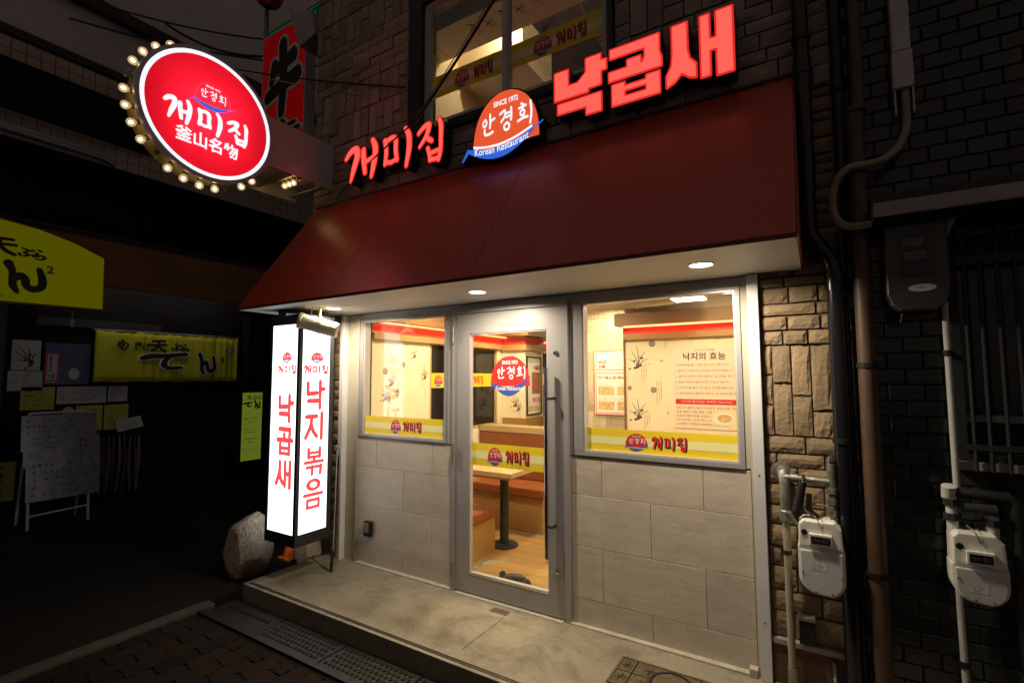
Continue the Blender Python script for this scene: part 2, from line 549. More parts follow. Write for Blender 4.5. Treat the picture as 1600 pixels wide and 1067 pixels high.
def contour(strokes, grow=0.0, n=92):
    """union of tapered strokes -> outline loops.  stroke: ('s', pts, widths) ('b', x0,x1,y0,y1) ('p', polygon) ('o', cx,cy,rx,ry,w)"""
    lo, hi = -0.25, 1.25
    g = np.linspace(lo, hi, n)
    X, Y = np.meshgrid(g, g)
    D = np.full(X.shape, 9.0)
    for st in strokes:
        if st[0] == 's':
            pts, ws = st[1], st[2]
            if not isinstance(ws, (list, tuple)):
                ws = [ws] * len(pts)
            # smooth the path
            P, W = [], []
            for i in range(len(pts) - 1):
                p0 = pts[max(i - 1, 0)]
                p1 = pts[i]
                p2 = pts[i + 1]
                p3 = pts[min(i + 2, len(pts) - 1)]
                for t in np.linspace(0, 1, 6, endpoint=False):
                    q = [0.5 * (2 * p1[k] + (p2[k] - p0[k]) * t + (2 * p0[k] - 5 * p1[k] + 4 * p2[k] - p3[k]) * t * t +
                                (3 * p1[k] - p0[k] - 3 * p2[k] + p3[k]) * t ** 3) for k in (0, 1)]
                    P.append(q)
                    W.append(ws[i] * (1 - t) + ws[i + 1] * t)
            P.append(pts[-1])
            W.append(ws[-1])
            for i in range(len(P) - 1):
                ax, ay = P[i]
                bx, by = P[i + 1]
                dx, dy = bx - ax, by - ay
                L = dx * dx + dy * dy + 1e-9
                t = np.clip(((X - ax) * dx + (Y - ay) * dy) / L, 0, 1)
                d = np.hypot(X - ax - t * dx, Y - ay - t * dy) - (W[i] + t * (W[i + 1] - W[i]))
                D = np.minimum(D, d)
        elif st[0] == 'b':
            _, x0, x1, y0, y1 = st
            qx = np.abs(X - (x0 + x1) / 2) - (x1 - x0) / 2
            qy = np.abs(Y - (y0 + y1) / 2) - (y1 - y0) / 2
            d = np.hypot(np.maximum(qx, 0), np.maximum(qy, 0)) + np.minimum(np.maximum(qx, qy), 0)
            D = np.minimum(D, d)
        elif st[0] == 'o':
            _, cx, cy, rx, ry, w = st
            r = np.hypot((X - cx) / rx, (Y - cy) / ry)
            d = np.abs(r - 1) * min(rx, ry) - w
            D = np.minimum(D, d)
        elif st[0] == 'p':
            pg = st[1]
            d = np.full(X.shape, 9.0)
            ins = np.zeros(X.shape, bool)
            for i in range(len(pg)):
                ax, ay = pg[i]
                bx, by = pg[(i + 1) % len(pg)]
                dx, dy = bx - ax, by - ay
                L = dx * dx + dy * dy + 1e-9
                t = np.clip(((X - ax) * dx + (Y - ay) * dy) / L, 0, 1)
                d = np.minimum(d, np.hypot(X - ax - t * dx, Y - ay - t * dy))
                c = ((ay > Y) != (by > Y))
                with np.errstate(divide='ignore', invalid='ignore'):
                    xi = (bx - ax) * (Y - ay) / (by - ay if by != ay else 1e-9) + ax
                ins ^= c & (X < xi)
            D = np.minimum(D, np.where(ins, -d, d))
    D = D - grow + 1e-7
    seg = {}
    for j in range(n - 1):
        row = D[j:j + 2]
        if row.min() > 0:
            continue
        for i in range(n - 1):
            a, b, c, d = D[j, i], D[j, i + 1], D[j + 1, i + 1], D[j + 1, i]
            k = (a < 0) | ((b < 0) << 1) | ((c < 0) << 2) | ((d < 0) << 3)
            if k in (0, 15):
                continue
            E = {'B': ('h', j, i), 'R': ('v', j, i + 1), 'T': ('h', j + 1, i), 'L': ('v', j, i)}
            tab = {1: ['LB'], 2: ['BR'], 3: ['LR'], 4: ['RT'], 5: ['LB', 'RT'], 6: ['BT'], 7: ['LT'], 8: ['TL'], 9: ['TB'],
                   10: ['TL', 'BR'], 11: ['TR'], 12: ['RL'], 13: ['RB'], 14: ['BL']}
            for s in tab[int(k)]:
                seg.setdefault(E[s[0]], []).append(E[s[1]])
                seg.setdefault(E[s[1]], []).append(E[s[0]])

    def pt(e):
        t, j, i = e
        if t == 'h':
            a, b = D[j, i], D[j, i + 1]
            return (g[i] + (g[i + 1] - g[i]) * a / (a - b), g[j])
        a, b = D[j, i], D[j + 1, i]
        return (g[i], g[j] + (g[j + 1] - g[j]) * a / (a - b))
    loops, seen = [], set()
    for st in list(seg):
        if st in seen:
            continue
        lp, cur, prev = [], st, None
        while cur not in seen:
            seen.add(cur)
            lp.append(pt(cur))
            nx = [q for q in seg[cur] if q != prev and q not in seen]
            prev = cur
            if not nx:
                break
            cur = nx[0]
        if len(lp) > 5:
            # drop nearly straight points
            out = []
            m = len(lp)
            for i in range(m):
                a = Vector(lp[i - 1])
                b = Vector(lp[i])
                c = Vector(lp[(i + 1) % m])
                if abs((b - a).cross(c - b)) > 2e-6 or i % 6 == 0:
                    out.append(lp[i])
            loops.append(out)
    return loops


S = lambda pts, w: ('s', pts, w)
GLY = {
    'gae': [S([(.0, .70), (.14, .84), (.32, .88), (.36, .68), (.26, .38), (.16, .06)], [.05, .075, .08, .085, .075, .03]),
            S([(.56, .80), (.575, .5), (.62, .18)], [.06, .07, .05]), S([(.58, .45), (.86, .52)], .055),
            S([(.84, .98), (.93, .75), (.90, .4), (.82, .04)], [.05, .075, .075, .045])],
    'mi': [S([(.08, .84), (.13, .55), (.09, .24)], [.065, .065, .055]), S([(.1, .80), (.32, .86), (.46, .78), (.47, .5), (.52, .26)], [.05, .06, .07, .065, .055]),
           S([(.1, .30), (.3, .24), (.5, .30)], .05), S([(.80, .98), (.92, .78), (.93, .45), (.84, .04)], [.05, .075, .08, .05])],
    'jip': [S([(.06, .80), (.26, .92), (.44, .92), (.34, .68), (.10, .46)], [.05, .06, .075, .065, .04]), S([(.32, .66), (.44, .58), (.54, .52)], [.05, .06, .05]),
            S([(.80, .99), (.86, .8), (.85, .46)], [.05, .07, .06]), S([(.40, .36), (.46, .2), (.48, .06)], .055), S([(.86, .42), (.84, .2), (.78, .03)], .06),
            S([(.45, .22), (.82, .25)], .05), S([(.48, .07), (.79, .05)], .05)],
    'an': [S([(.30, .78), (.14, .68), (.16, .5), (.32, .5), (.38, .66), (.28, .77)], .035), S([(.62, .95), (.63, .6), (.60, .36)], .045), S([(.63, .64), (.92, .72)], .04),
           S([(.24, .34), (.26, .12), (.5, .08), (.8, .14)], .045)],
    'gyeong': [S([(.08, .82), (.4, .92), (.38, .66), (.16, .46)], .042), S([(.5, .76), (.82, .80)], .035), S([(.48, .60), (.82, .64)], .035), S([(.82, .97), (.84, .6), (.80, .44)], .045),
               S([(.55, .36), (.36, .26), (.40, .08), (.62, .06), (.70, .22), (.56, .35)], .04)],
    'hui': [S([(.26, .98), (.42, .9)], .04), S([(.10, .80), (.55, .86)], .038), S([(.36, .72), (.20, .62), (.24, .48), (.42, .48), (.46, .62), (.36, .71)], .036),
            S([(.04, .26), (.4, .34), (.66, .34)], .042), S([(.84, .97), (.90, .5), (.82, .05)], .048)],
    'nak': [('b', 0, .27, .40, .92), ('b', 0, .66, .40, .62), ('p', [(.46, .62), (.66, .80), (.66, .55)]), ('b', .62, .90, .46, 1.0), ('b', .85, 1.0, .70, .88), ('b', .06, .90, .145, .325), ('b', .62, .90, 0, .3)],
    'gop': [('b', .02, .97, .84, 1.0), ('b', .70, .97, .62, .95), ('p', [(.70, .70), (.97, .70), (1.0, .60), (.66, .60)]), ('b', .36, .62, .52, .73), ('b', -.01, 1.01, .44, .605),
            ('b', .05, .30, 0, .365), ('b', .72, .97, 0, .365), ('b', .1, .9, .215, .295), ('b', .1, .9, 0, .115)],
    'sae': [('b', .10, .33, .48, 1.0), ('p', [(.10, .55), (.33, .55), (.36, .40), (.455, .29), (.455, .07), (.36, .10), (.24, .20), (.12, .08), (0, .03), (0, .22), (.08, .36)]),
            ('b', .535, .665, .03, 1.0), ('b', .77, 1.0, 0, 1.0), ('b', .6, .8, .42, .60)],
    'te': [S([(.0, .66), (.18, .76), (.5, .80), (.97, .90)], [.10, .12, .09, .09]), S([(.62, .78), (.50, .55), (.48, .30), (.62, .16), (.88, .20)], [.06, .06, .07, .09, .06])],
    'n': [S([(.10, .95), (.20, .72), (.22, .46), (.24, .22), (.34, .02)], [.11, .08, .08, .09, .05]), S([(.22, .42), (.40, .58), (.52, .46), (.56, .26), (.72, .16), (.92, .26), (.95, .5), (.86, .86)], [.09, .10, .10, .09, .10, .10, .10, .07])],
    'gyu': [S([(.24, .74), (.16, .52)], [.09, .06]), S([(.22, .66), (.55, .72), (.84, .78)], [.08, .08, .10]), S([(.04, .30), (.5, .40), (.97, .46)], [.08, .09, .11]), S([(.50, 1.0), (.54, .5), (.50, .0)], [.11, .10, .08])],
    'bura': [S([(.15, .9), (.34, .72), (.2, .5), (.36, .36), (.2, .2)], .055), S([(.02, .40), (.06, .22)], .05), S([(.50, .42), (.54, .26)], .05), ('o', .48, .78, .07, .07, .03),
             S([(.72, .92), (.82, .82)], .05), S([(.66, .62), (.66, .34), (.84, .44), (.96, .30), (.84, .10), (.66, .10)], .055)],
    'ten': [S([(.1, .82), (.9, .88)], .08), S([(.0, .50), (1.0, .58)], .08), S([(.5, .85), (.45, .45), (.05, .02)], [.07, .09, .05]), S([(.5, .5), (.7, .2), (.98, .02)], [.06, .09, .09])],
    't_nak': [S([(.08, .94), (.08, .54)], .06), S([(.08, .54), (.56, .57)], .06), S([(.74, 1.0), (.74, .42)], .06), S([(.74, .71), (.97, .71)], .055), S([(.12, .27), (.74, .27)], .06), S([(.74, .27), (.74, .0)], .06)],
    't_ji': [S([(.04, .90), (.58, .90)], .06), S([(.32, .88), (.26, .52), (.02, .08)], .06), S([(.31, .56), (.42, .30), (.60, .10)], .06), S([(.86, 1.0), (.86, .0)], .06)],
    't_bok': [S([(.2, .99), (.2, .67)], .052), S([(.8, .99), (.8, .67)], .052), S([(.2, .84), (.8, .84)], .030), S([(.2, .68), (.8, .68)], .030), S([(.5, .65), (.5, .49)], .052), S([(.02, .475), (.98, .475)], .038),
              S([(.12, .275), (.43, .275)], .036), S([(.43, .29), (.40, .0)], .052), S([(.57, .275), (.88, .275)], .036), S([(.88, .29), (.85, .0)], .052)],
    't_eum': [('o', .5, .83, .29, .165, .030), S([(.02, .475), (.98, .475)], .036), S([(.2, .275), (.8, .275)], .030), S([(.8, .275), (.8, .01)], .045), S([(.2, .275), (.2, .01)], .045), S([(.2, .01), (.8, .01)], .030)],
    't_gop': [S([(.14, .96), (.84, .96)], .06), S([(.84, .96), (.81, .68)], .06), S([(.46, .75), (.46, .55)], .06), S([(.02, .53), (.98, .53)], .06), S([(.2, .37), (.2, .0)], .06), S([(.8, .37), (.8, .0)], .06), S([(.2, .21), (.8, .21)], .034), S([(.2, .0), (.8, .0)], .034)],
    't_sae': [S([(.22, .96), (.20, .56), (.0, .10)], .065), S([(.22, .56), (.30, .30), (.42, .14)], .065), S([(.58, .98), (.58, .04)], .06), S([(.58, .52), (.88, .52)], .055), S([(.90, 1.0), (.90, .0)], .065)],
    'plant': [S([(.50, .0), (.42, .4), (.20, .8)], [.012, .010, .003]), S([(.50, .0), (.52, .5), (.45, 1.0)], [.012, .010, .003]), S([(.50, .0), (.62, .45), (.85, .75)], [.012, .010, .003]),
              S([(.50, .0), (.35, .25), (.05, .42)], [.012, .010, .003]), S([(.5, .0), (.7, .3), (.98, .40)], [.012, .010, .003]), S([(.46, .06), (.62, .12)], .05), S([(.34, .0), (.5, .04)], .045),
              S([(.3, .3), (.36, .34)], .03), S([(.66, .42), (.72, .46)], .03), S([(.10, -.05), (.16, -.02)], .025)],
    'bird': [S([(.1, .6), (.4, .45), (.55, .8)], [.02, .05, .02]), S([(.4, .45), (.9, .35)], [.05, .02]), S([(.4, .45), (.3, .1)], [.05, .02])],
}
GC = {}


def glyph(name, grow=0.0, n=92):
    k = (name, grow)
    if k not in GC:
        lp = contour(GLY[name], grow, n)
        v, f = loops2d(lp)
        GC[k] = (v, f, lp)
    return GC[k]


def to_plane(v2, plane, off):
    """plane 'F' = faces -Y (u=X, v=Z, off=y);  'S' = faces +X (u=Y, v=Z, off=x);  'T' = faces +Z (u=X, v=Y, off=z); 'B' = faces +Y"""
    if plane == 'F':
        return [(a, off, b) for a, b in v2]
    if plane == 'S':
        return [(off, a, b) for a, b in v2]
    if plane == 'B':
        return [(-a, off, b) for a, b in v2]
    return [(a, b, off) for a, b in v2]


def flat(name, v2, f, plane, off, m, parent, rot=0.0):
    if rot:
        a = np.array(v2)
        c = (a.min(0) + a.max(0)) / 2
        R = np.array([[math.cos(rot), -math.sin(rot)], [math.sin(rot), math.cos(rot)]])
        v2 = ((a - c) @ R.T + c).tolist()
    return mk_obj(name, to_plane(v2, plane, off), f, m, parent)


def text(name, body, rect, plane, off, m, parent, bold=0.0, rot=0.0):
    v, f = text2d(body, bold)
    return flat(name, fit(v, rect), f, plane, off, m, parent, rot)


def brush(name, gl, rect, plane, off, m, parent, grow=0.0, rot=0.0):
    v, f, _ = glyph(gl, grow)
    a = np.array(v)
    u0, u1, v0, v1 = rect
    v2 = [(u0 + p[0] * (u1 - u0), v0 + p[1] * (v1 - v0)) for p in v]
    return flat(name, v2, f, plane, off, m, parent, rot)


def word(name, gls, rect, plane, off, m, parent, gap=0.18, grow=0.0):
    """several brush glyphs side by side, joined into one printed word"""
    u0, u1, v0, v1 = rect
    n = len(gls)
    w = (u1 - u0) / (n + gap * (n - 1))
    V, F = [], []
    for i, g in enumerate(gls):
        v, f, _ = glyph(g, grow)
        a = u0 + i * w * (1 + gap)
        o = len(V)
        V += [(a + p[0] * w, v0 + p[1] * (v1 - v0)) for p in v]
        F += [tuple(q + o for q in t) for t in f]
    return flat(name, V, F, plane, off, m, parent)


def rect2(name, r, plane, off, m, parent):
    u0, u1, v0, v1 = r
    return flat(name, [(u0, v0), (u1, v0), (u1, v1), (u0, v1)], [(0, 1, 2, 3)], plane, off, m, parent)


def lines(name, rects, plane, off, m, parent):
    """several printed bars as one print"""
    V, F = [], []
    for (u0, u1, v0, v1) in rects:
        o = len(V)
        V += [(u0, v0), (u1, v0), (u1, v1), (u0, v1)]
        F.append((o, o + 1, o + 2, o + 3))
    o = flat(name, V, F, plane, off, m, parent)
    if name == 'writing':
        o['kind'] = 'stuff'
    return o


def scribble(rect, n, seed, dens=0.75):
    """rects that read as rows of small print"""
    r = random.Random(seed)
    u0, u1, v0, v1 = rect
    out = []
    h = (v1 - v0) / n
    for i in range(n):
        u = u0
        end = u1 - (u1 - u0) * r.random() * 0.3
        c = h * 0.62                                   # character size
        while u + c < end:
            if r.random() < dens:
                zt = v1 - i * h - h * 0.12
                t = c * 0.11
                for k in range(r.choice((2, 3, 3))):   # horizontal strokes
                    zz = zt - c * r.uniform(0.05, 0.9)
                    a = u + c * r.uniform(0, .25)
                    out.append((a, u + c * r.uniform(.6, .92), zz - t, zz))
                for k in range(r.choice((1, 2))):      # vertical strokes
                    a = u + c * r.uniform(.1, .8)
                    out.append((a, a + t, zt - c * r.uniform(.7, 1), zt - c * r.uniform(0, .25)))
            u += c * 1.08
    return out


def dome_pts(n=28):
    # rounded dome (unit box): flat tilted base, round top
    pts = []
    for i in range(n + 1):
        a = PI * i / n
        pts.append((0.5 + 0.5 * math.cos(a) * (1 - 0.06 * math.sin(a)), 0.16 + 0.80 * math.sin(a) ** 0.75))
    return pts


def ribbon_pts(n=16):
    top = [(t, 0.30 - 0.26 * math.sin(PI * (0.12 + t * 0.80)) + 0.16 * t * t + 0.10 * (1 - t)) for t in np.linspace(0, 1, n)]
    bot = [(t, 0.02 + 0.22 * (1 - t) ** 3 - 0.20 * math.sin(PI * t) + 0.40 * t ** 3.2) for t in np.linspace(1, 0, n)]
    return [(-0.04, 0.0)] + top[1:-1] + [(1.07, 0.46)] + bot[1:-1]


def emblem(parent, rect, plane, off, step, mats=('print_red', 'print_white', 'print_blue'), small=True):
    """dome with ribbon below and handwritten name (the logo without its mascot)"""
    red, wht, blu = mats
    u0, u1, v0, v1 = rect
    mp = lambda pts: [(u0 + p[0] * (u1 - u0), v0 + p[1] * (v1 - v0)) for p in pts]
    d = mp(dome_pts())
    flat('emblem_dome', d, [tuple(range(len(d)))], plane, off, red, parent)
    r = ribbon_pts()
    v, f = loops2d([r])
    flat('emblem_ribbon', mp(v), f, plane, off + step, blu, parent)
    w, h = u1 - u0, v1 - v0
    word('lettering', ['an', 'gyeong', 'hui'], (u0 + w * .16, u1 - w * .10, v0 + h * .34, v0 + h * .68), plane, off + step * 2, wht, parent, 0.15, 0.012)
    text('lettering', 'SINCE 1972', (u0 + w * .30, u0 + w * .70, v0 + h * .74, v0 + h * .84), plane, off + step * 2, wht, parent, 0.02)
    text('lettering', 'Korean Restaurant', (u0 + w * .14, u0 + w * .84, v0 + h * .045, v0 + h * .155), plane, off + step * 2, wht, parent, 0.01)


def film_band(parent, x0, x1, z0, z1, y, lo, wo, dirn=-1, scale_h=0.5):
    """yellow privacy film with pale stripe, emblem at lo=(x0,x1), word at wo"""
    h = z1 - z0
    rect2('film', (x0, x1, z0, z1), 'F', y, 'film_yellow', parent)
    e = 0.0007 * dirn
    rect2('film_stripe', (x0, x1, z0 + h * .30, z0 + h * .66), 'F', y + e, 'film_pale', parent)
    emblem(parent, (lo[0], lo[1], z0 + h * .16, z0 + h * .88), 'F', y + 2 * e, e)
    word('lettering', ['gae', 'mi', 'jip'], (wo[0] + .006, wo[1] + .006, z0 + h * .20, z0 + h * .74), 'F', y + 2 * e, 'print_black', parent, 0.22, 0.03)
    word('lettering', ['gae', 'mi', 'jip'], (wo[0], wo[1], z0 + h * .24, z0 + h * .78), 'F', y + 3 * e, 'print_red', parent, 0.22, 0.02)


# ------------------------------------------------------------------ rough stone meshes, shared
def stone_data(name, m, seed, rough=0.10, nx=5, nz=3, depth=1.0):
    r = random.Random(seed)
    V, F = [], []
    for j in range(nz + 1):
        for i in range(nx + 1):
            x, z = i / nx - .5, j / nz - .5
            edge = i in (0, nx) or j in (0, nz)
            y = -0.5 + (0.16 if edge else r.uniform(-0.15, 0.25) * rough * 4)
            jx = 0 if i in (0, nx) else r.uniform(-.05, .05)
            V.append((x * (1 - r.random() * 0.03) + jx, y, z * (1 - r.random() * 0.06)))
    W = nx + 1
    for j in range(nz):
        for i in range(nx):
            F.append((j * W + i, j * W + i + 1, (j + 1) * W + i + 1, (j + 1) * W + i))
    rim = [i for i in range(W)] + [j * W + nx for j in range(1, nz + 1)] + [nz * W + i for i in range(nx - 1, -1, -1)] + [j * W for j in range(nz - 1, 0, -1)]
    o = len(V)
    for k in rim:
        V.append((V[k][0], 0.5, V[k][2]))
    n = len(rim)
    for k in range(n):
        F.append((rim[(k + 1) % n], rim[k], o + k, o + (k + 1) % n))
    me = bpy.data.meshes.new(name)
    me.from_pydata(V, [], F)
    me.materials.append(M[m])
    return me


def box_data(name, m, bevel=0.04):
    bm = bmesh.new()
    bmesh.ops.create_cube(bm, size=1.0)
    me = bpy.data.meshes.new(name)
    bm.to_mesh(me)
    bm.free()
    me.materials.append(M[m])
    return me


def plate_data(name, m, sx, sy, sz, bev):
    bm = bmesh.new()
    bmesh.ops.create_cube(bm, size=1.0)
    bmesh.ops.scale(bm, verts=bm.verts, vec=(sx, sy, sz))
    bmesh.ops.bevel(bm, geom=bm.edges[:], offset=bev, segments=1, affect='EDGES')
    me = bpy.data.meshes.new(name)
    bm.to_mesh(me)
    bm.free()
    me.materials.append(M[m])
    return me


STREET = -0.10
# ================================================================== THE SETTING
# ground of the alley
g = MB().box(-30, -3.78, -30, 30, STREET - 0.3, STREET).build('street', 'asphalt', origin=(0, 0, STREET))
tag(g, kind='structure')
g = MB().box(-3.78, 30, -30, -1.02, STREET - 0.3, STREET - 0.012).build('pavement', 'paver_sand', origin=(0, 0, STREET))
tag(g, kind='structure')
PAV = g
# interlocking pavers, wavy outline
def paver_data(w, l):
    pts = []
    n = 6
    for i in range(n):
        t = i / n
        pts.append((-w / 2 + w * t, -l / 2 + 0.007 * math.sin(t * 2 * PI)))
    for i in range(n * 2):
        t = i / (n * 2)
        pts.append((w / 2 + 0.009 * math.sin(t * 4 * PI), -l / 2 + l * t))
    for i in range(n):
        t = i / n
        pts.append((w / 2 - w * t, l / 2 - 0.007 * math.sin(t * 2 * PI)))
    for i in range(n * 2):
        t = i / (n * 2)
        pts.append((-w / 2 - 0.009 * math.sin(t * 4 * PI), l / 2 - l * t))
    k = len(pts)
    inn = [(p[0] * .95, p[1] * .975) for p in pts]
    V = [(p[0], p[1], -0.05) for p in pts] + [(p[0], p[1], -0.004) for p in pts] + [(p[0], p[1], 0) for p in inn]
    F = []
    for i in range(k):
        j = (i + 1) % k
        F += [(i, j, k + j, k + i), (k + i, k + j, 2 * k + j, 2 * k + i)]
    F.append(tuple(range(2 * k, 3 * k)))
    me = bpy.data.meshes.new('paver')
    me.from_pydata(V, [], F)
    me.materials.append(M['paver'])
    return me


pv = paver_data(0.1125, 0.2185)
cnt = 0
c0 = Vector((-3.70, -1.02))
for i in range(26):
    for j in range(15):
        x = -3.62 + i * 0.115
        y = -1.16 - j * 0.222 - (0.111 if i % 2 else 0)
        if j == 0 and i % 2 and x < -0.9 and cnt < 290:
            place('paver', pv, PAV, (x, -1.1065, STREET), scale=(1, .48, 1))
            cnt += 1
        if y < -3.4 or y > -1.12 or cnt >= 290:
            continue
        # part of the ground the photograph sees
        if x > -0.9 or y < -1.15 - 1.75 * (1 - (x + 3.7) / 2.9):
            continue
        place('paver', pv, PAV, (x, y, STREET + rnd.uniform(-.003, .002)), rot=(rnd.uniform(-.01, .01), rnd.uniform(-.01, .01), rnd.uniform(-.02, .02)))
        cnt += 1

# kerb line running away from the step corner
kb = MB().box(-3.79, -3.69, -2.30, -0.90, STREET - 0.1, STREET + 0.012).build('kerb', 'kerb', bevel=0.008)
tag(kb, kind='structure')
kb2 = MB().box(-3.79, -3.69, -8.0, -2.305, STREET - 0.1, STREET + 0.010).build('kerb', 'kerb', bevel=0.008)
tag(kb2, kind='structure')

# drain channel along the step: concrete gutter with covers
dc = thing('drain_channel', (-2, -0.9, STREET), 'dark cast drain covers in a row along the front of the concrete step', 'drain')
MB().box(-3.70, 1.6, -1.02, -0.745, STREET - 0.2, STREET - 0.03).build('channel', 'kerb', dc)
MB().box(-3.70, 1.6, -1.02, -0.985, STREET - 0.03, STREET + 0.002).build('channel_edge', 'iron', dc, bevel=0.003)
x = -3.66
ci = 0
while x < 1.0:
    w = 0.60
    m = MB()
    m.box(x, x + w - .012, -0.98, -0.765, STREET - 0.028, STREET - 0.004)
    cov = m.build('drain_cover', 'iron', dc, bevel=0.004)
    m = MB()
    if ci == 0:
        for k in range(15):
            u = x + 0.05 + k * 0.034
            m.box(u, u + 0.016, -0.86, -0.842, STREET - 0.004, STREET + 0.003)
    else:
        for k in range(15):
            for j in range(5):
                u = x + 0.035 + k * 0.036 + (0.018 if j % 2 else 0)
                v = -0.95 + j * 0.038
                m.lathe((u, v, STREET - 0.004), (0, 0, 1), [(0, .013), (.006, .011), (.006, .006), (.001, .005)], 8)
    m.build('cover_pattern', 'iron', cov)
    x += w
    ci += 1

# the concrete step before the shop
st = MB().prism([(-3.64, -0.735), (1.8, -0.735), (1.8, 0.12), (-3.64, 0.12)], 2, STREET - 0.2, 0.0).build('doorstep', 'concrete', bevel=0.006)
tag(st, kind='structure')
MB().box(-3.60, 1.8, -0.712, -0.700, -0.02, 0.0035).build('edge_strip', 'dark_edge', st)
MB().box(-3.60, 1.8, -0.694, -0.688, -0.02, 0.003).build('edge_strip', 'dark_edge', st)
for a, b in ((-3.26, -2.262), (-1.34, -0.33)):
    MB().prism([(-0.035 + (0.012 if k else 0), 0.0) if False else p for k, p in enumerate([(a, -0.034), (b, -0.040), (b, 0.0), (a, 0.0)])], 2, -0.01, 0.010).build('mortar_strip', 'mortar', st, bevel=0.004)
MB().box(-0.345, -0.305, -0.050, -0.004, 0, 0.042).build('mortar_lump', 'mortar', st, bevel=0.006)
MB().prism([(-2.22, -0.05), (-1.38, -0.052), (-1.38, 0.0), (-2.22, 0.0)], 2, -0.01, 0.004).build('mortar_strip', 'mortar', st)
# hairline saw cut across the slab
MB().box(-1.73, -1.725, -0.60, -0.17, -0.001, 0.0008).build('crack', 'dark_edge', st)

# ================================================================== THE RESTAURANT BUILDING
RB = thing('restaurant_building', (-1.9, 0.1, 0), 'restaurant front with beige stone tiles, grey door and windows below dark brick upper floor', 'building')
# cores behind the claddings
for q in ((-3.42, -2.27, 0.012, 0.09, 0, 1.02), (-1.33, -0.30, 0.012, 0.09, 0, 1.02), (-3.42, -3.285, 0.0, 0.09, 1.021, 2.033), (-0.330, -0.241, 0.0, 0.09, 1.021, 2.033)):
    MB().box(*q).build('wall_core', 'beige_paint' if q[4] else 'tile_joint', RB)
# tiles: rows and joints
TW = 0.586
rows = [(0.0, 0.157), (0.157, 0.466), (0.466, 0.775), (0.775, 1.012)]
for (a, b, off) in ((-3.275, -2.268, -3.060), (-1.333, -0.308, -1.133)):
    for r, (z0, z1) in enumerate(rows):
        s0 = off if r % 2 == 1 else off + 0.294
        xs = [a] + [s0 + k * TW for k in range(-3, 5) if a + .03 < s0 + k * TW < b - .03] + [b]
        for i in range(len(xs) - 1):
            d = 0.0006 * rnd.random()
            MB().box(xs[i] + .0014, xs[i + 1] - .0014, -d, 0.012, z0 + .0014, z1 - .0014).build('wall_tile', 'tile', RB, bevel=0.0012, seg=1)
# left return strip, posts
MB().box(-3.415, -3.277, -0.004, 0.05, 0.0, 2.034).build('wall_strip', 'beige_paint', RB)
MB().box(-3.300, -3.277, -0.012, -0.0042, 0.0, 2.034).build('wall_strip', 'beige_paint', RB, bevel=0.002)
MB().box(-0.306, -0.296, -0.010, 0.0, 0.0, 1.02).build('wall_strip', 'beige_paint', RB)
MB().box(-3.445, -3.422, -0.055, 0.05, 0.0, 2.034).build('corner_post', 'white_paint', RB, bevel=0.002)
MB().box(-3.500, -3.455, -0.030, 0.05, 0.0, 2.034).build('corner_post', 'white_paint', RB, bevel=0.002)
po = MB().box(-0.292, -0.240, -0.05, 0.05, 0.0, 2.034).build('corner_post', 'white_paint', RB, bevel=0.003)
for z in (0.28, 1.0, 1.72):
    MB().lathe((-0.266, -0.0505, z), (0, -1, 0), [(0, .004), (.001, .004), (.001, 0)], 10).build('screw', 'dark_edge', po)
# header above door and windows
MB().box(-3.275, -0.300, -0.006, 0.08, 1.992, 2.034).build('header', 'alu', RB)


def ring(m, x0, x1, z0, z1, w, y0, y1):
    m.box(x0, x1, y0, y1, z0, z0 + w)
    m.box(x0, x1, y0, y1, z1 - w, z1)
    m.box(x0, x0 + w, y0, y1, z0 + w, z1 - w)
    m.box(x1 - w, x1, y0, y1, z0 + w, z1 - w)
    return m


def shop_window(x0, x1, z0, z1, gx0, gx1, gz0, gz1, flo, fwo, name_label):
    w = MB()
    # outer profile
    m = MB()
    m.box(x0, x1, -0.010, 0.07, z0, gz0 - .008)
    m.box(x0, x1, -0.010, 0.07, gz1 + .008, z1)
    m.box(x0, gx0 - .008, -0.010, 0.07, gz0 - .008, gz1 + .008)
    m.box(gx1 + .008, x1, -0.010, 0.07, gz0 - .008, gz1 + .008)
    win = m.build('window', 'alu', RB, bevel=0.0015, seg=1)
    win['label'] = name_label
    ring(MB(), gx0 - .0078, gx1 + .0078, gz0 - .0078, gz1 + .0078, .010, -0.004, 0.060).build('glazing_bead', 'alu_light', win)
    MB().box(gx0 + .0025, gx1 - .0025, 0.020, 0.026, gz0 + .0025, gz1 - .0025).build('pane', 'pane_glass', win)
    film_band(win, gx0 + .003, gx1 - .003, gz0 + .003, 1.186, 0.0185, flo, fwo)
    return win


shop_window(-3.272, -2.335, 1.016, 1.990, -3.222, -2.360, 1.042, 1.962, (-2.925, -2.815), (-2.79, -2.60), 'left shop window beside the lightbox')
shop_window(-1.305, -0.332, 1.016, 1.990, -1.238, -0.364, 1.050, 1.960, (-0.985, -0.85), (-0.825, -0.63), 'right shop window with health poster behind')
# filler uprights beside the door
MB().box(-2.334, -2.270, -0.006, 0.08, 1.016, 1.990).build('mullion', 'alu', RB)
MB().box(-1.332, -1.306, -0.006, 0.08, 1.016, 1.990).build('mullion', 'alu', RB)

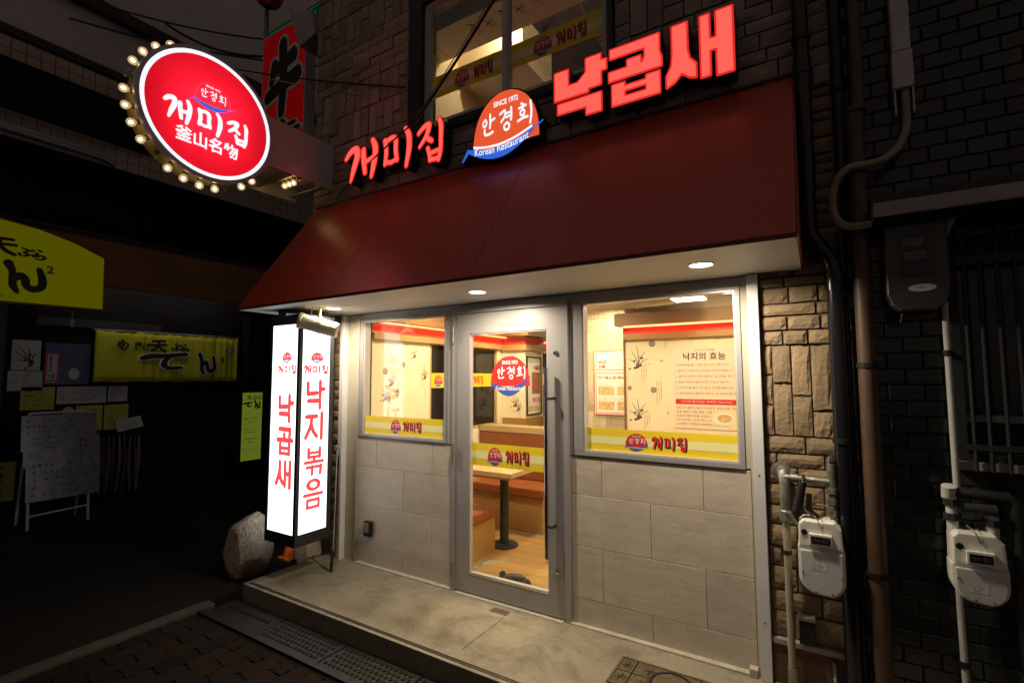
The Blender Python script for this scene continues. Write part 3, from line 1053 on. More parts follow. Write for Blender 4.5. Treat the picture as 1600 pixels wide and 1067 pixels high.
# door: frame + leaf
m = MB()
m.box(-2.268, -2.240, -0.030, 0.08, 0.0, 1.990)
m.box(-1.370, -1.334, -0.030, 0.08, 0.0, 1.990)
m.box(-2.240, -1.370, -0.030, 0.08, 1.962, 1.990)
dr = m.build('door', 'alu', RB, bevel=0.002, seg=1)
dr['label'] = 'grey aluminium door frame'
m = MB()
m.box(-2.236, -2.116, -0.022, 0.022, 0.012, 1.957)
m.box(-1.484, -1.374, -0.022, 0.022, 0.012, 1.957)
m.box(-2.116, -1.484, -0.022, 0.022, 0.012, 0.142)
m.box(-2.116, -1.484, -0.022, 0.022, 1.812, 1.957)
lf = m.build('door_leaf', 'alu', dr)
ring(MB(), -2.1158, -1.4842, 0.1422, 1.8118, .008, -0.016, 0.016).build('glazing_bead', 'alu_light', dr)
MB().box(-2.11, -1.49, -0.024, -0.0222, 0.136, 0.150).build('glazing_ledge', 'chrome', dr)
MB().box(-2.1075, -1.4925, -0.003, 0.003, 0.1505, 1.8035).build('pane', 'pane_glass', dr)
film_band(dr, -2.107, -1.493, 0.885, 1.040, -0.0045, (-1.965, -1.845), (-1.815, -1.635))
emblem(dr, (-1.94, -1.625, 1.40, 1.655), 'F', -0.0045, -0.0007)
# pull handle
m = MB()
m.tube([(-1.470, -0.075, 0.375), (-1.470, -0.075, 1.560)], 0.0135, 14)
m.build('door_handle', 'chrome', dr, smooth=True)
for z in (0.57, 1.365):
    MB().tube([(-1.470, -0.075, z), (-1.432, -0.075, z), (-1.432, -0.018, z)], 0.009, 8).build('handle_bracket', 'black_sat', dr, smooth=True)
for z, r in ((1.655, .017), (0.292, .017)):
    MB().lathe((-1.422, -0.022, z), (0, -1, 0), [(0, r), (.006, r), (.008, r * .8), (.014, r * .7), (.015, 0)], 18).build('lock', 'chrome', dr, smooth=True)
for z in (0.14, 0.965, 1.81):
    MB().tube([(-2.248, -0.040, z - .062), (-2.248, -0.040, z + .062)], 0.009, 10).build('hinge', 'galv', dr, smooth=True)
# outlet box on the tiles
ob = thing('outlet_box', (-3.12, 0, 0.22), 'small dark grey outdoor socket box low on the left tiled wall', 'outlet box')
MB().box(-3.155, -3.085, -0.042, -0.001, 0.232, 0.348).build('housing', 'iron', ob, bevel=0.008)
MB().box(-3.148, -3.092, -0.052, -0.0422, 0.262, 0.338).build('cover', 'steel_dull', ob, bevel=0.006)

# ---- upper brick wall
up = MB()
up.box(-3.95, -2.74, 0.006, 0.25, 2.04, 6.4)
up.box(-2.74, -1.00, 0.006, 0.25, 2.04, 3.40)
up.box(-2.74, -1.00, 0.006, 0.25, 4.66, 6.4)
up.box(-1.00, 0.14, 0.006, 0.25, 2.04, 6.4)
up.box(-0.24, 0.14, 0.006, 0.25, -0.1, 2.04)
up.box(-3.95, -3.415, 0.006, 0.25, -0.1, 2.04)
upw = up.build('brick_wall', 'stone_joint', RB)
BR = [stone_data('brick', 'brick', s, 0.10) for s in range(6)]
ST = [stone_data('stone', 'stone', s + 20, 0.04) for s in range(6)]
bn = 0


def lay(x0, x1, z0, z1, parent, datas, name, y=0.012, dep=0.05, gap=0.006, ok=None):
    """one block of ashlar, mortar gap all round"""
    global bn
    if x1 - x0 < 0.02 or (ok and not ok(x0, x1, z0, z1)):
        return
    d = datas[bn % len(datas)]
    bn += 1
    dd = rnd.uniform(-.004, .006)
    place(name, d, parent, ((x0 + x1) / 2, y + dd, (z0 + z1) / 2), (x1 - x0 - gap, dep, z1 - z0 - gap))


def vis(x0, x1, z0, z1):
    zm = 3.60 + (-(x0 + x1) / 2) * 0.415            # just past the top of the picture
    if z0 > zm:
        return False
    if x1 > -2.74 and x0 < -1.00 and z1 > 3.41 and z0 < 4.65:
        return False
    return True


def clipx(x0, x1, z0, z1):
    """split a block around the upper window opening"""
    if z1 <= 3.405 or z0 >= 4.66 or x1 <= -2.745 or x0 >= -0.995:
        return [(x0, x1)]
    out = []
    if x0 < -2.745:
        out.append((x0, -2.745))
    if x1 > -0.995:
        out.append((-0.995, x1))
    return out


z = 2.98
while z < 5.3:
    band = rnd.random()
    tall = band < 0.16 and z > 3.2
    h = 0.26 if tall else rnd.choice((0.075, 0.085, 0.10))
    x = -3.95
    while x < 0.135:
        w = rnd.uniform(0.085, 0.12) if tall else rnd.uniform(0.17, 0.31)
        if x + w > 0.135 - .05:
            w = 0.135 - x
        for (a, b) in clipx(x, x + w, z, min(z + h, 3.40) if z < 3.40 < z + h and x + w > -2.74 and x < -1.0 else z + h):
            zz = z + h
            if z < 3.40 < zz and b > -2.74 and a < -1.0:
                zz = 3.40
            if tall and rnd.random() < .45:
                k = rnd.uniform(.35, .65) * h
                lay(a, b, z, z + k, upw, BR, 'brick', ok=vis)
                lay(a, b, z + k, zz, upw, BR, 'brick', ok=vis)
            else:
                lay(a, b, z, zz, upw, BR, 'brick', ok=vis)
        x += w
    z += h

# ---- right stone strip, from the photograph's courses
SX0, SX1 = -0.236, 0.130
z = 0.215
seqs = [(0.125, [.10, .27]), (0.10, [.22, .15]), (0.115, [.12, .25]), (0.10, [.06, .20, .11]), (0.105, [.17, .20]), (0.095, [.09, .16, .12]),
        (0.105, [.07, .18, .12]), (0.085, [.14, .23]), (0.07, [.05, .21, .11]), (0.085, [.18, .19])]
for h, ws in seqs:
    x = SX0
    tot = sum(ws)
    for w in ws:
        w = w * (SX1 - SX0) / tot
        lay(x, x + w, z, z + h, upw, ST, 'stone', gap=0.006, dep=0.045)
        x += w
    z += h
vb = z
cols = [(0.045, [.33, .33, .34]), (0.085, [.42, .58]), (0.085, [.56, .44]), (0.085, [.72, .28]), (0.066, [.5, .5])]
x = SX0
tot = sum(c[0] for c in cols)
for w, hs in cols:
    w = w * (SX1 - SX0) / tot
    zz = vb
    for k in reversed(hs):
        lay(x, x + w, zz, zz + k * 0.46, upw, ST, 'stone', gap=0.006, dep=0.045)
        zz += k * 0.46
    x += w
z = vb + 0.46
while z < 2.98:
    h = rnd.choice((0.062, 0.075, 0.085, .05))
    ws = [rnd.uniform(.4, 1) for _ in range(rnd.choice((2, 2, 3)))]
    x = SX0
    for w in ws:
        w = w * (SX1 - SX0) / sum(ws)
        lay(x, x + w, z, min(z + h, 2.985), upw, ST, 'stone', gap=0.008, dep=0.06)
        x += w
    z += h
# base below the stones: brown board with a grey capping
MB().box(SX0, SX1, -0.02, 0.03, -0.1, 0.185).build('base_board', 'brown_panel', RB)
MB().box(SX0 - .002, SX1, -0.03, 0.03, 0.186, 0.213).build('base_capping', 'overhang', RB, bevel=0.004)
# narrow stone strip left of the corner posts
z = 0.0
while z < 2.0:
    h = rnd.choice((.08, .10, .12))
    lay(-3.60, -3.505, z, min(z + h, 2.03), upw, ST, 'stone', gap=0.006, y=0.012)
    z += h

# ---- upper window (first floor of the room above)
m = MB()
m.box(-2.738, -2.590, -0.035, 0.14, 3.405, 4.655)
m.box(-1.035, -1.002, -0.035, 0.14, 3.405, 4.655)
m.box(-2.590, -1.035, -0.035, 0.14, 4.52, 4.655)
m.box(-2.590, -1.035, -0.035, 0.14, 3.405, 3.470)
uw = m.build('window', 'black', RB, bevel=0.004, seg=1)
uw['label'] = 'upstairs window with wide black surround'
m = MB()
ring(m, -2.589, -1.036, 3.471, 4.519, 0.036, 0.0, 0.06)
m.box(-1.842, -1.802, 0.001, 0.061, 3.507, 4.483)
m.build('sash', 'grey_pipe', uw, bevel=0.003, seg=1)
ring(MB(), -2.552, -1.843, 3.508, 4.482, 0.012, 0.012, 0.05).build('glazing_bead', 'grey_pipe', uw)
ring(MB(), -1.801, -1.073, 3.508, 4.482, 0.012, 0.012, 0.05).build('glazing_bead', 'grey_pipe', uw)
MB().box(-2.540, -1.855, 0.030, 0.036, 3.520, 4.470).build('pane', 'pane_glass', uw)
MB().box(-1.789, -1.085, 0.030, 0.036, 3.520, 4.470).build('pane', 'pane_glass', uw)
film_band(uw, -2.540, -1.855, 3.715, 3.895, 0.0275, (-2.30, -2.16), (-2.12, -1.95))
film_band(uw, -1.789, -1.085, 3.715, 3.895, 0.0275, (-1.60, -1.455), (-1.42, -1.20))

# ================================================================== AWNING
AW = thing('awning', (-1.97, -0.3, 2.03), 'long sloping dark red metal awning with white soffit above the door', 'awning')
ZS = 2.038
YF = -0.712
AX = [-3.900, -2.80, -1.61, -0.040]
for i in range(3):
    MB().prism([(YF, ZS + .016), (YF + .004, ZS + .010), (-0.004, 3.045), (-0.004, 3.062)], 0, AX[i] + .002, AX[i + 1] - .002).build('metal_panel', 'awning', AW)
MB().box(-3.8985, -0.0415, YF + .006, -0.006, ZS, ZS + 0.006).build('soffit', 'soffit', AW)
MB().box(-3.9, -0.04, YF - .003, YF + .0055, ZS - .004, ZS + 0.012).build('front_trim', 'awning_trim', AW)
MB().prism([(YF + .02, ZS + .01), (-0.01, ZS + .01), (-0.01, 3.03)], 0, -0.0395, -0.034).build('end_panel', 'awning', AW)
MB().prism([(YF + .02, ZS + .01), (-0.01, ZS + .01), (-0.01, 3.03)], 0, -3.906, -3.9005).build('end_panel', 'awning', AW)
MB().box(-3.90, -0.04, -0.022, 0.0, 3.063, 3.078).build('top_flashing', 'awning_trim', AW)

DL = ['at the left end of the white soffit, by the floodlight', 'in the middle of the white soffit, above the door', 'at the right end of the white soffit']
for k, (x, y) in enumerate(((-3.164, -0.372), (-1.797, -0.368), (-0.449, -0.405))):
    d = thing('downlight', (x, y, ZS - 0.01), 'small round lit downlight ' + DL[k], 'downlight', 'downlights in the soffit')
    MB().lathe((x, y, ZS - 0.0005), (0, 0, -1), [(0, .066), (.004, .064), (.006, .056), (.002, .052)], 28).build('trim_ring', 'white_paint', d, smooth=True)
    MB().disc((x, y, ZS - 0.0025), (0, 0, -1), 0.0515, 28).build('diffuser', 'lamp_disc', d)
    ld = bpy.data.lights.new('downlight_lamp', 'AREA')
    ld.shape = 'DISK'
    ld.size = 0.09
    ld.energy = 17.0
    ld.color = (1.0, 0.87, 0.65)
    ld.spread = math.radians(168)
    lo = bpy.data.objects.new('downlight_lamp', ld)
    COL.objects.link(lo)
    lo.parent = d
    lo.location = Vector((x, y, ZS - 0.012)) - Vector(d.location)

# ================================================================== LIT LETTERS
def channel_letter(gl, rect, label, yb=-0.02, yf=-0.115, group='lit letters on the brick wall', stand=True):
    u0, u1, v0, v1 = rect
    t = thing('channel_letter', ((u0 + u1) / 2, yf, v0), label, 'sign letter', group)
    v, f, lp = glyph(gl, -0.006)
    v2, f2, lp2 = glyph(gl, 0.026)
    mp = lambda p, y: (u0 + p[0] * (u1 - u0), y, v0 + p[1] * (v1 - v0))
    mk_obj('letter_face', [mp(p, yf - .003) for p in v], f, 'lit_letter', t)
    mk_obj('letter_trim', [mp(p, yf) for p in v2], f2, 'lit_trim', t)
    m = MB()
    lp3 = glyph(gl, 0.030)[2]
    for l in lp3:
        n = len(l)
        m.add([mp(p, yf - .002) for p in l] + [mp(p, yb) for p in l], [(i, (i + 1) % n, n + (i + 1) % n, n + i) for i in range(n)])
    v3, f3, _ = glyph(gl, 0.030)
    m.add([mp(p, yb) for p in v3], f3)
    m.build('letter_return', 'black', t, fixn=False)
    w = u1 - u0
    m = MB()
    for q in (.3, .7):
        m.tube([(u0 + w * q, yb + .001, v0 + .16), (u0 + w * q, 0.03, v0 + .16)], .006, 8)
    m.build('stand_off', 'black', t)
    return t


channel_letter('gae', (-3.365, -2.985, 3.14, 3.47), 'small lit red brush letter, first of the word nearest the round sign')
channel_letter('mi', (-2.925, -2.615, 3.14, 3.465), 'small lit red brush letter in the middle of the left word')
channel_letter('jip', (-2.555, -2.275, 3.12, 3.44), 'small lit red brush letter just left of the dome-shaped logo sign')
channel_letter('nak', (-1.365, -1.015, 3.125, 3.485), 'big lit red block letter just right of the dome-shaped logo sign')
channel_letter('gop', (-0.995, -0.685, 3.125, 3.480), 'big lit red block letter in the middle of the right word')
channel_letter('sae', (-0.655, -0.305, 3.125, 3.485), 'big lit red block letter at the right end above the awning')

# dome sign
DS = thing('logo_sign', (-1.76, -0.1, 3.03), 'lit orange dome-shaped logo sign with blue ribbon between the two red words', 'logo sign')
dp = [(-2.02 + p[0] * 0.53, 3.02 + p[1] * 0.475) for p in dome_pts(36)]
rp = [(-2.09 + p[0] * 0.595, 3.045 + p[1] * 0.30) for p in ribbon_pts(24)]


def slab(name, pts, y0, y1, m, parent):
    v, f = loops2d([pts])
    n = len(pts)
    k = MB().add([(p[0], y0, p[1]) for p in pts] + [(p[0], y1, p[1]) for p in pts], [(i, (i + 1) % n, n + (i + 1) % n, n + i) for i in range(n)])
    k.add([(p[0], y1, p[1]) for p in v], f)
    return k.build(name, m, parent, fixn=False)


def grow_poly(pts, d):
    c = np.array(pts).mean(0)
    return [((p[0] - c[0]) * (1 + d / max(abs(p[0] - c[0]), .08)) + c[0] if abs(p[0] - c[0]) > .02 else p[0],
             (p[1] - c[1]) * (1 + d / max(abs(p[1] - c[1]), .08)) + c[1] if abs(p[1] - c[1]) > .02 else p[1]) for p in pts]


slab('dome_casing', grow_poly(dp, .010), -0.01, -0.100, 'black', DS)
slab('dome_face', dp, -0.095, -0.108, 'lit_dome', DS)
slab('ribbon_casing', grow_poly(rp, .006), -0.012, -0.110, 'black', DS)
rs = slab('ribbon_face', rp, -0.105, -0.118, 'lit_blue', DS)
arc = [(-2.09 + t * .595, 3.045 + 0.30 * (0.30 - 0.26 * math.sin(PI * (0.12 + t * 0.80)) + 0.16 * t * t + 0.10 * (1 - t)) + .012) for t in np.linspace(.12, .93, 14)]
arc2 = [(p[0], p[1] + .017) for p in arc]
MB().add([(p[0], -.1115, p[1]) for p in arc] + [(p[0], -.1115, p[1]) for p in arc2], [(i, i + 1, 15 + i, 14 + i) for i in range(13)]).build('ribbon_line', 'lit_white', DS, fixn=False)
word('lettering', ['an', 'gyeong', 'hui'], (-1.95, -1.53, 3.185, 3.345), 'F', -0.1105, 'lit_white', DS, 0.22, 0.018)
text('lettering', 'SINCE 1972', (-1.845, -1.645, 3.378, 3.418), 'F', -0.1105, 'lit_white', DS, 0.03)
kv, kf = text2d('Korean Restaurant', 0.012)
kv = fit(kv, (-2.0, -1.56, 0, 0.052))
kv = [(a, b + 3.050 + 0.028 * ((a + 1.80) / 0.24) ** 2 + (a + 1.80) * 0.03) for a, b in kv]
flat('lettering', kv, kf, 'F', -0.1195, 'lit_white', DS)

# ================================================================== ROUND PROJECTING SIGN
CS = thing('round_sign', (-3.72, -1.084, 2.92), 'round red lightbox sign ringed with small bulbs, projecting over the alley', 'round sign')
cy, cz, cr = -1.084, 3.388, 0.464
XF = -3.652
# drum
MB().lathe((XF, cy, cz), (-1, 0, 0), [(0.006, cr), (0.006, cr - .016), (-0.004, cr - .016), (-0.004, cr + .010), (0.03, cr + .010), (0.03, cr - .012)], 72).build('bezel', 'bezel_blue', CS, smooth=True)
MB().lathe((XF, cy, cz), (-1, 0, 0), [(0.028, cr - .014), (0.20, cr - .014), (0.20, 0)], 72).build('drum', 'gold', CS, smooth=True)
MB().lathe((XF, cy, cz), (-1, 0, 0), [(0.010, cr - .022), (0.19, cr - .022), (0.19, 0)], 72).build('drum_lining', 'sign_in', CS, smooth=True)


def ring_mesh(name, r0, r1, x, m, n=72):
    v = [(x, cy + r0 * math.cos(2 * PI * k / n), cz + r0 * math.sin(2 * PI * k / n)) for k in range(n)] + \
        [(x, cy + r1 * math.cos(2 * PI * k / n), cz + r1 * math.sin(2 * PI * k / n)) for k in range(n)]
    f = [(k, (k + 1) % n, n + (k + 1) % n, n + k) for k in range(n)]
    return mk_obj(name, v, f, m, CS)


MB().disc((XF, cy, cz), (1, 0, 0), cr - .0445, 72).build('face', 'acryl_red', CS)
ring_mesh('face_rim', cr - .0440, cr - .0165, XF + .0005, 'lit_white')
word('lettering', ['gae', 'mi', 'jip'], (-1.385, -0.805, 3.255, 3.425), 'S', XF + .003, 'lit_white', CS, 0.22, 0.02)
text('lettering', '釜山名物', (-1.315, -0.885, 3.130, 3.240), 'S', XF + .003, 'lit_white', CS, 0.028)
word('lettering', ['an', 'gyeong', 'hui'], (-1.165, -0.985, 3.505, 3.575), 'S', XF + .003, 'lit_white', CS, 0.2, 0.015)
text('lettering', 'SINCE 1972', (-1.13, -1.03, 3.590, 3.606), 'S', XF + .003, 'lit_white', CS, 0.03)
dpts = [(-1.20 + p[0] * .25, 3.45 + p[1] * .19) for p in dome_pts(30)]
dv = dpts + [((p[0] + 1.075) * .972 - 1.075, (p[1] - 3.53) * .972 + 3.53) for p in dpts]
nn = len(dpts)
mk_obj('emblem_outline', to_plane(dv, 'S', XF + .0025), [(i, i + 1, nn + i + 1, nn + i) for i in range(nn - 1)], 'lit_tower_red', CS)
rv, rf = loops2d([ribbon_pts()])
mk_obj('emblem_ribbon', to_plane([(-1.225 + p[0] * .29, 3.445 + p[1] * .14) for p in rv], 'S', XF + .003), rf, 'lit_blue', CS)
# tubes inside the drum
for dz, hw in ((-0.10, .20), (0.10, .20)):
    MB().tube([(XF - .12, cy - hw, cz + dz), (XF - .12, cy + hw, cz + dz)], .013, 10).build('tube_lamp', 'sign_tube', CS)
# bulbs round the rim
bulb_m = MB()
bulb_m.lathe((0, 0, 0), (0, 0, 1), [(.016, .011), (.022, .015), (.034, .024), (.048, .028), (.062, .0245), (.071, .014), (.075, 0)], 14)
bv = bulb_m
bulb_me = bpy.data.meshes.new('bulb')
bulb_me.from_pydata(bv.v, [], bv.f)
bulb_me.materials.append(M['bulb_glass'])
for p in bulb_me.polygons:
    p.use_smooth = True
bulb_lit_me = bulb_me.copy()
bulb_lit_me.materials.clear()
bulb_lit_me.materials.append(M['bulb_lit'])
sock = MB().lathe((0, 0, 0), (0, 0, 1), [(0, .016), (.010, .016), (.012, .012), (.022, .011), (.022, 0)], 12)
sock_me = bpy.data.meshes.new('bulb_socket')
sock_me.from_pydata(sock.v, [], sock.f)
sock_me.materials.append(M['bulb_base'])
fil = MB().lathe((0, 0, .048), (0, 0, 1), [(-.014, 0), (-.010, .008), (0, .0115), (.010, .008), (.014, 0)], 10)
fil_me = bpy.data.meshes.new('filament')
fil_me.from_pydata(fil.v, [], fil.f)
fil_me.materials.append(M['filament'])
NBULB = 29
for k in range(NBULB):
    a = 2 * PI * (k + .35) / NBULB + PI / 2
    dy, dz = math.cos(a), math.sin(a)
    if dy > 0.80 and dz < 0.35 and dz > -.75:
        continue
    p = Vector((XF - .095, cy + (cr - .014) * dy, cz + (cr - .014) * dz))
    q = Vector((0, dy, dz)).to_track_quat('Z', 'Y').to_euler()
    b = place('bulb', bulb_lit_me if k % 5 != 1 else bulb_me, CS, p, rot=q)
    ORG[b.name] = Vector((0, 0, 0))
    for nm, me in (('bulb_socket', sock_me),) + ((('filament', fil_me),) if k % 5 != 1 else ()):
        o = bpy.data.objects.new(nm, me)
        COL.objects.link(o)
        o.parent = b
# bracket box to the wall, open below with a row of bulbs
m = MB()
m.box(-3.684, -3.680, -0.655, 0.028, 3.205, 3.612)
m.box(-4.270, -4.266, -0.655, 0.028, 3.205, 3.612)
m.box(-4.266, -3.684, -0.655, 0.028, 3.606, 3.612)
m.box(-4.266, -3.684, -0.655, -0.650, 3.205, 3.606)
m.build('bracket_box', 'sign_box', CS)
MB().box(-4.26, -3.69, -0.645, -0.35, 3.235, 3.24).build('bracket_tray', 'sign_in', CS)
MB().box(-4.26, -3.69, -0.06, 0.02, 3.235, 3.24).build('bracket_tray', 'sign_in', CS)
MB().box(-4.05, -3.80, -0.60, -0.42, 3.22, 3.2345).build('ballast', 'meter_plate', CS)
m = MB().box(-4.16, -3.76, -0.345, -0.07, 3.30, 3.305).build('reflector', 'gold', CS)
for k in range(6):
    x = -4.14 + k * .066
    p = Vector((x, -0.22, 3.30))
    b = place('bulb', bulb_lit_me if k in (1, 2, 3) else bulb_me, CS, p, rot=(PI, 0, 0))
    for nm, me in (('bulb_socket', sock_me),) + ((('filament', fil_me),) if k in (1, 2, 3) else ()):
        o = bpy.data.objects.new(nm, me)
        COL.objects.link(o)
        o.parent = b
# stays
MB().tube([(-3.75, -0.95, 3.84), (-3.30, 0.03, 3.98)], .006, 6).build('stay_rod', 'steel_dull', CS)

# ================================================================== TOWER LIGHTBOX
TB = thing('lightbox_tower', (-3.51, -0.39, 0.248), 'tall white lightbox with red lettering hanging at the left corner', 'lightbox')
TX0, TX1, TY0, TY1, TZ0, TZ1 = -3.696, -3.320, -0.545, -0.233, 0.248, 1.986
PZ0, PZ1 = 0.3335, 1.911
m = MB()
m.box(TX0, TX1, TY0, TY1, TZ0, PZ0)
m.box(TX0, TX1, TY0, TY1, PZ1, TZ1)
m.box(TX1 - .028, TX1, TY0, TY0 + .028, PZ0, PZ1)
m.box(TX0, TX0 + .028, TY0, TY0 + .028, PZ0, PZ1)
m.box(TX1 - .028, TX1, TY1 - .036, TY1, PZ0, PZ1)
m.box(TX0, TX0 + .028, TY1 - .036, TY1, PZ0, PZ1)
m.box(TX0 + .028, TX1 - .028, TY1 - .008, TY1, PZ0, PZ1)
m.build('frame', 'black_sat', TB)
MB().box(TX1 - .012, TX1 - .006, TY0 + .028, TY1 - .036, PZ0, PZ1).build('side_panel', 'lit_tower', TB)
MB().box(TX0 + .028, TX1 - .028, TY0 + .006, TY0 + .012, PZ0, PZ1).build('front_panel', 'lit_tower', TB)
MB().box(TX0 + .006, TX0 + .012, TY0 + .028, TY1 - .036, PZ0, PZ1).build('alley_panel', 'lit_tower', TB)
BOLD = {'낙': 't_nak', '지': 't_ji', '볶': 't_bok', '음': 't_eum', '곱': 't_gop', '새': 't_sae'}
TK = lambda v: 1.5 + (v - 1.5) * .917
xs = TX1 - .0045
for ch, (v0, v1) in zip('낙지볶음', ((1.235, 1.475), (.975, 1.205), (.685, .915), (.41, .655))):
    brush('lettering', BOLD[ch], (-0.474, -0.308, TK(v0) + .012, TK(v1) - .008), 'S', xs, 'lit_tower_red', TB, .030)
yf = TY0 + .0045
for ch, (v0, v1) in zip('낙곱새', ((1.13, 1.36), (.86, 1.09), (.59, .815))):
    brush('lettering', BOLD[ch], (-3.572, -3.387, TK(v0) + .012, TK(v1) - .008), 'F', yf, 'lit_tower_red', TB, .040)
word('lettering', ['gae', 'mi', 'jip'], (-0.499, -0.282, TK(1.535), TK(1.605)), 'S', xs, 'lit_tower_red', TB, 0.22, 0.045)
word('lettering', ['gae', 'mi', 'jip'], (-3.592, -3.362, TK(1.535), TK(1.605)), 'F', yf, 'lit_tower_red', TB, 0.22, 0.045)


def mini_dome(plane, u, v, w, h, off, sg):
    d = [(u + p[0] * w, v + p[1] * h) for p in dome_pts()]
    flat('emblem_dome', d, [tuple(range(len(d)))], plane, off, 'lit_tower_red', TB)
    rv, rf = loops2d([ribbon_pts()])
    flat('emblem_ribbon', [(u + p[0] * w * 1.0, v + p[1] * h * .8) for p in rv], rf, plane, off + sg * .0006, 'lit_tower_blue', TB)
    word('lettering', ['an', 'gyeong', 'hui'], (u + w * .16, u + w * .9, v + h * .36, v + h * .70), plane, off + sg * .0008, 'lit_white', TB, .15, .01)


mini_dome('S', -0.442, TK(1.635), .115, .078, xs, 1)
mini_dome('F', -3.54, TK(1.635), .12, .078, yf, -1)
# hung from the soffit
for x, y in ((-3.64, -0.49), (-3.38, -0.29)):
    MB().box(x - .02, x + .02, y - .02, y + .02, TZ1, 2.0375).build('hanger', 'black_sat', TB)

# floodlight hanging from the soffit before the tower
FL = thing('floodlight', (-3.40, -0.42, 1.83), 'cream plastic floodlight hanging from the soffit in front of the lightbox', 'floodlight')
fc = Vector((-3.215, -0.455, 1.880))
ax = Vector((0.70, 0.66, -0.26)).normalized()
m = MB()
L = 0.265
px = ax.cross(Vector((0, 0, 1))).normalized()
pz = px.cross(ax).normalized()
prof = []
for k in range(13):
    a = PI * (-0.08 + 1.16 * k / 12)
    prof.append((math.cos(a) * .074, math.sin(a) * .072))
prof += [(-.050, -.040), (.050, -.040)]
v = []
for e in (-L / 2, L / 2):
    for q in prof:
        v.append(fc + ax * e + px * q[0] + pz * q[1])
n = len(prof)
m.add(v, [(i, (i + 1) % n, n + (i + 1) % n, n + i) for i in range(n)] + [tuple(range(n)), tuple(range(n, 2 * n))])
m.build('hood', 'cream_plastic', FL, bevel=0.006)
v = []
for e in (-L / 2 - .018, -L / 2 + .004):
    for q in prof:
        v.append(fc + ax * e + px * q[0] * 1.04 + pz * q[1] * 1.04)
MB().add(v, [(i, (i + 1) % n, n + (i + 1) % n, n + i) for i in range(n)] + [tuple(range(n)), tuple(range(n, 2 * n))]).build('end_cap', 'scroll', FL, bevel=0.004)
v = []
for e in (-.012, .012):
    for q in prof:
        v.append(fc + ax * e + px * q[0] * 1.05 + pz * q[1] * 1.05)
MB().add(v, [(i, (i + 1) % n, n + (i + 1) % n, n + i) for i in range(n)]).build('strap', 'white_paint', FL)
m = MB()
m.tube([(fc.x, fc.y, 1.955), (fc.x, fc.y, 1.985), (fc.x, fc.y + .0, 2.028)], [.014, .010, .010], 12)
m.build('arm', 'gold', FL, smooth=True)
MB().lathe((fc.x, fc.y, ZS), (0, 0, -1), [(0, .034), (.006, .034), (.010, .018), (.012, 0)], 18).build('mount', 'gold', FL, smooth=True)
MB().tube([(fc.x - .05, fc.y - .02, ZS), (fc.x - .07, fc.y - .02, ZS - .02), (fc.x - .075, fc.y - .03, ZS - .075), (fc.x - .12, fc.y - .05, ZS - .09), fc - ax * (L / 2 + .018) + pz * .03], .0045, 6).build('cable', 'black', FL)

# leaning pole in the corner
PO = thing('leaning_pole', (-3.265, -0.26, 0), 'thin dark-footed metal pole leaning in the corner beside the lightbox', 'pole')
MB().tube([(-3.275, -0.235, 0.14), (-3.45, -0.075, 0.92)], .0075, 10).build('shaft', 'galv', PO, smooth=True)
MB().tube([(-3.262, -0.262, 0.0), (-3.276, -0.234, 0.15)], .013, 10).build('foot', 'black', PO, smooth=True)
MB().lathe((-3.45, -0.075, 0.91), (-.1, .2, 1), [(0, .008), (.0, .016), (.03, .016), (.03, 0)], 10).build('cap', 'cream_pipe', PO)


# boulder
FACETS = [(Vector(a).normalized(), b) for a, b in (((.9, -.5, .5), .80), ((-.8, -.5, .35), .78), ((.1, -.9, .1), .80), ((-.2, -.3, 1), .86), ((.7, -.3, -.7), .82), ((-.6, -.6, -.5), .84))]


def boulder(name, c, s, seed, label, amp=.16):
    bm = bmesh.new()
    bmesh.ops.create_icosphere(bm, subdivisions=5, radius=1)
    for v in bm.verts:
        p = v.co.copy()
        n1 = noise.noise(p * 0.9 + Vector((seed, 0, 0)))
        n2 = noise.noise(p * 2.6 + Vector((0, seed, 0)))
        n3 = noise.noise(p * 9 + Vector((0, 0, seed)))
        # flatten some facets
        q = p * (1 + amp * n1 + amp * .45 * n2 + .018 * n3)
        q.z = max(q.z, -0.75)
        q.x = q.x * (1 - 0.20 * q.z) + 0.12 * q.z
        for fn, fd in FACETS:
            d = q.dot(fn) - fd
            if d > 0:
                q = q - fn * d * 0.82
        v.co = Vector((q.x * s[0], q.y * s[1], q.z * s[2]))
    me = bpy.data.meshes.new(name)
    bm.to_mesh(me)
    bm.free()
    for p in me.polygons:
        p.use_smooth = True
    me.materials.append(M['rock'])
    o = bpy.data.objects.new(name, me)
    COL.objects.link(o)
    o.location = c
    return tag(o, label, 'boulder')


boulder('boulder', (-4.04, -0.46, 0.105), (.185, .19, .285), 3.1, 'big rounded granite boulder at the foot of the lightbox')
boulder('boulder', (-3.86, -0.02, 0.0), (.15, .13, .14), 8.4, 'smaller brown boulder half hidden under the lightbox')
# orange object glimpsed under the lightbox
oc = thing('traffic_cone', (-3.76, 0.19, STREET), 'orange cone glimpsed low behind the boulder under the lightbox', 'cone')
MB().lathe((-4.06, -0.06, STREET), (0, 0, 1), [(.02, .07), (.04, .065), (.20, .02), (.205, 0)], 20).build('cone', 'orange', oc, smooth=True)
MB().box(-4.14, -3.98, -0.14, 0.02, STREET, STREET + .02).build('base', 'orange', oc, bevel=.006)

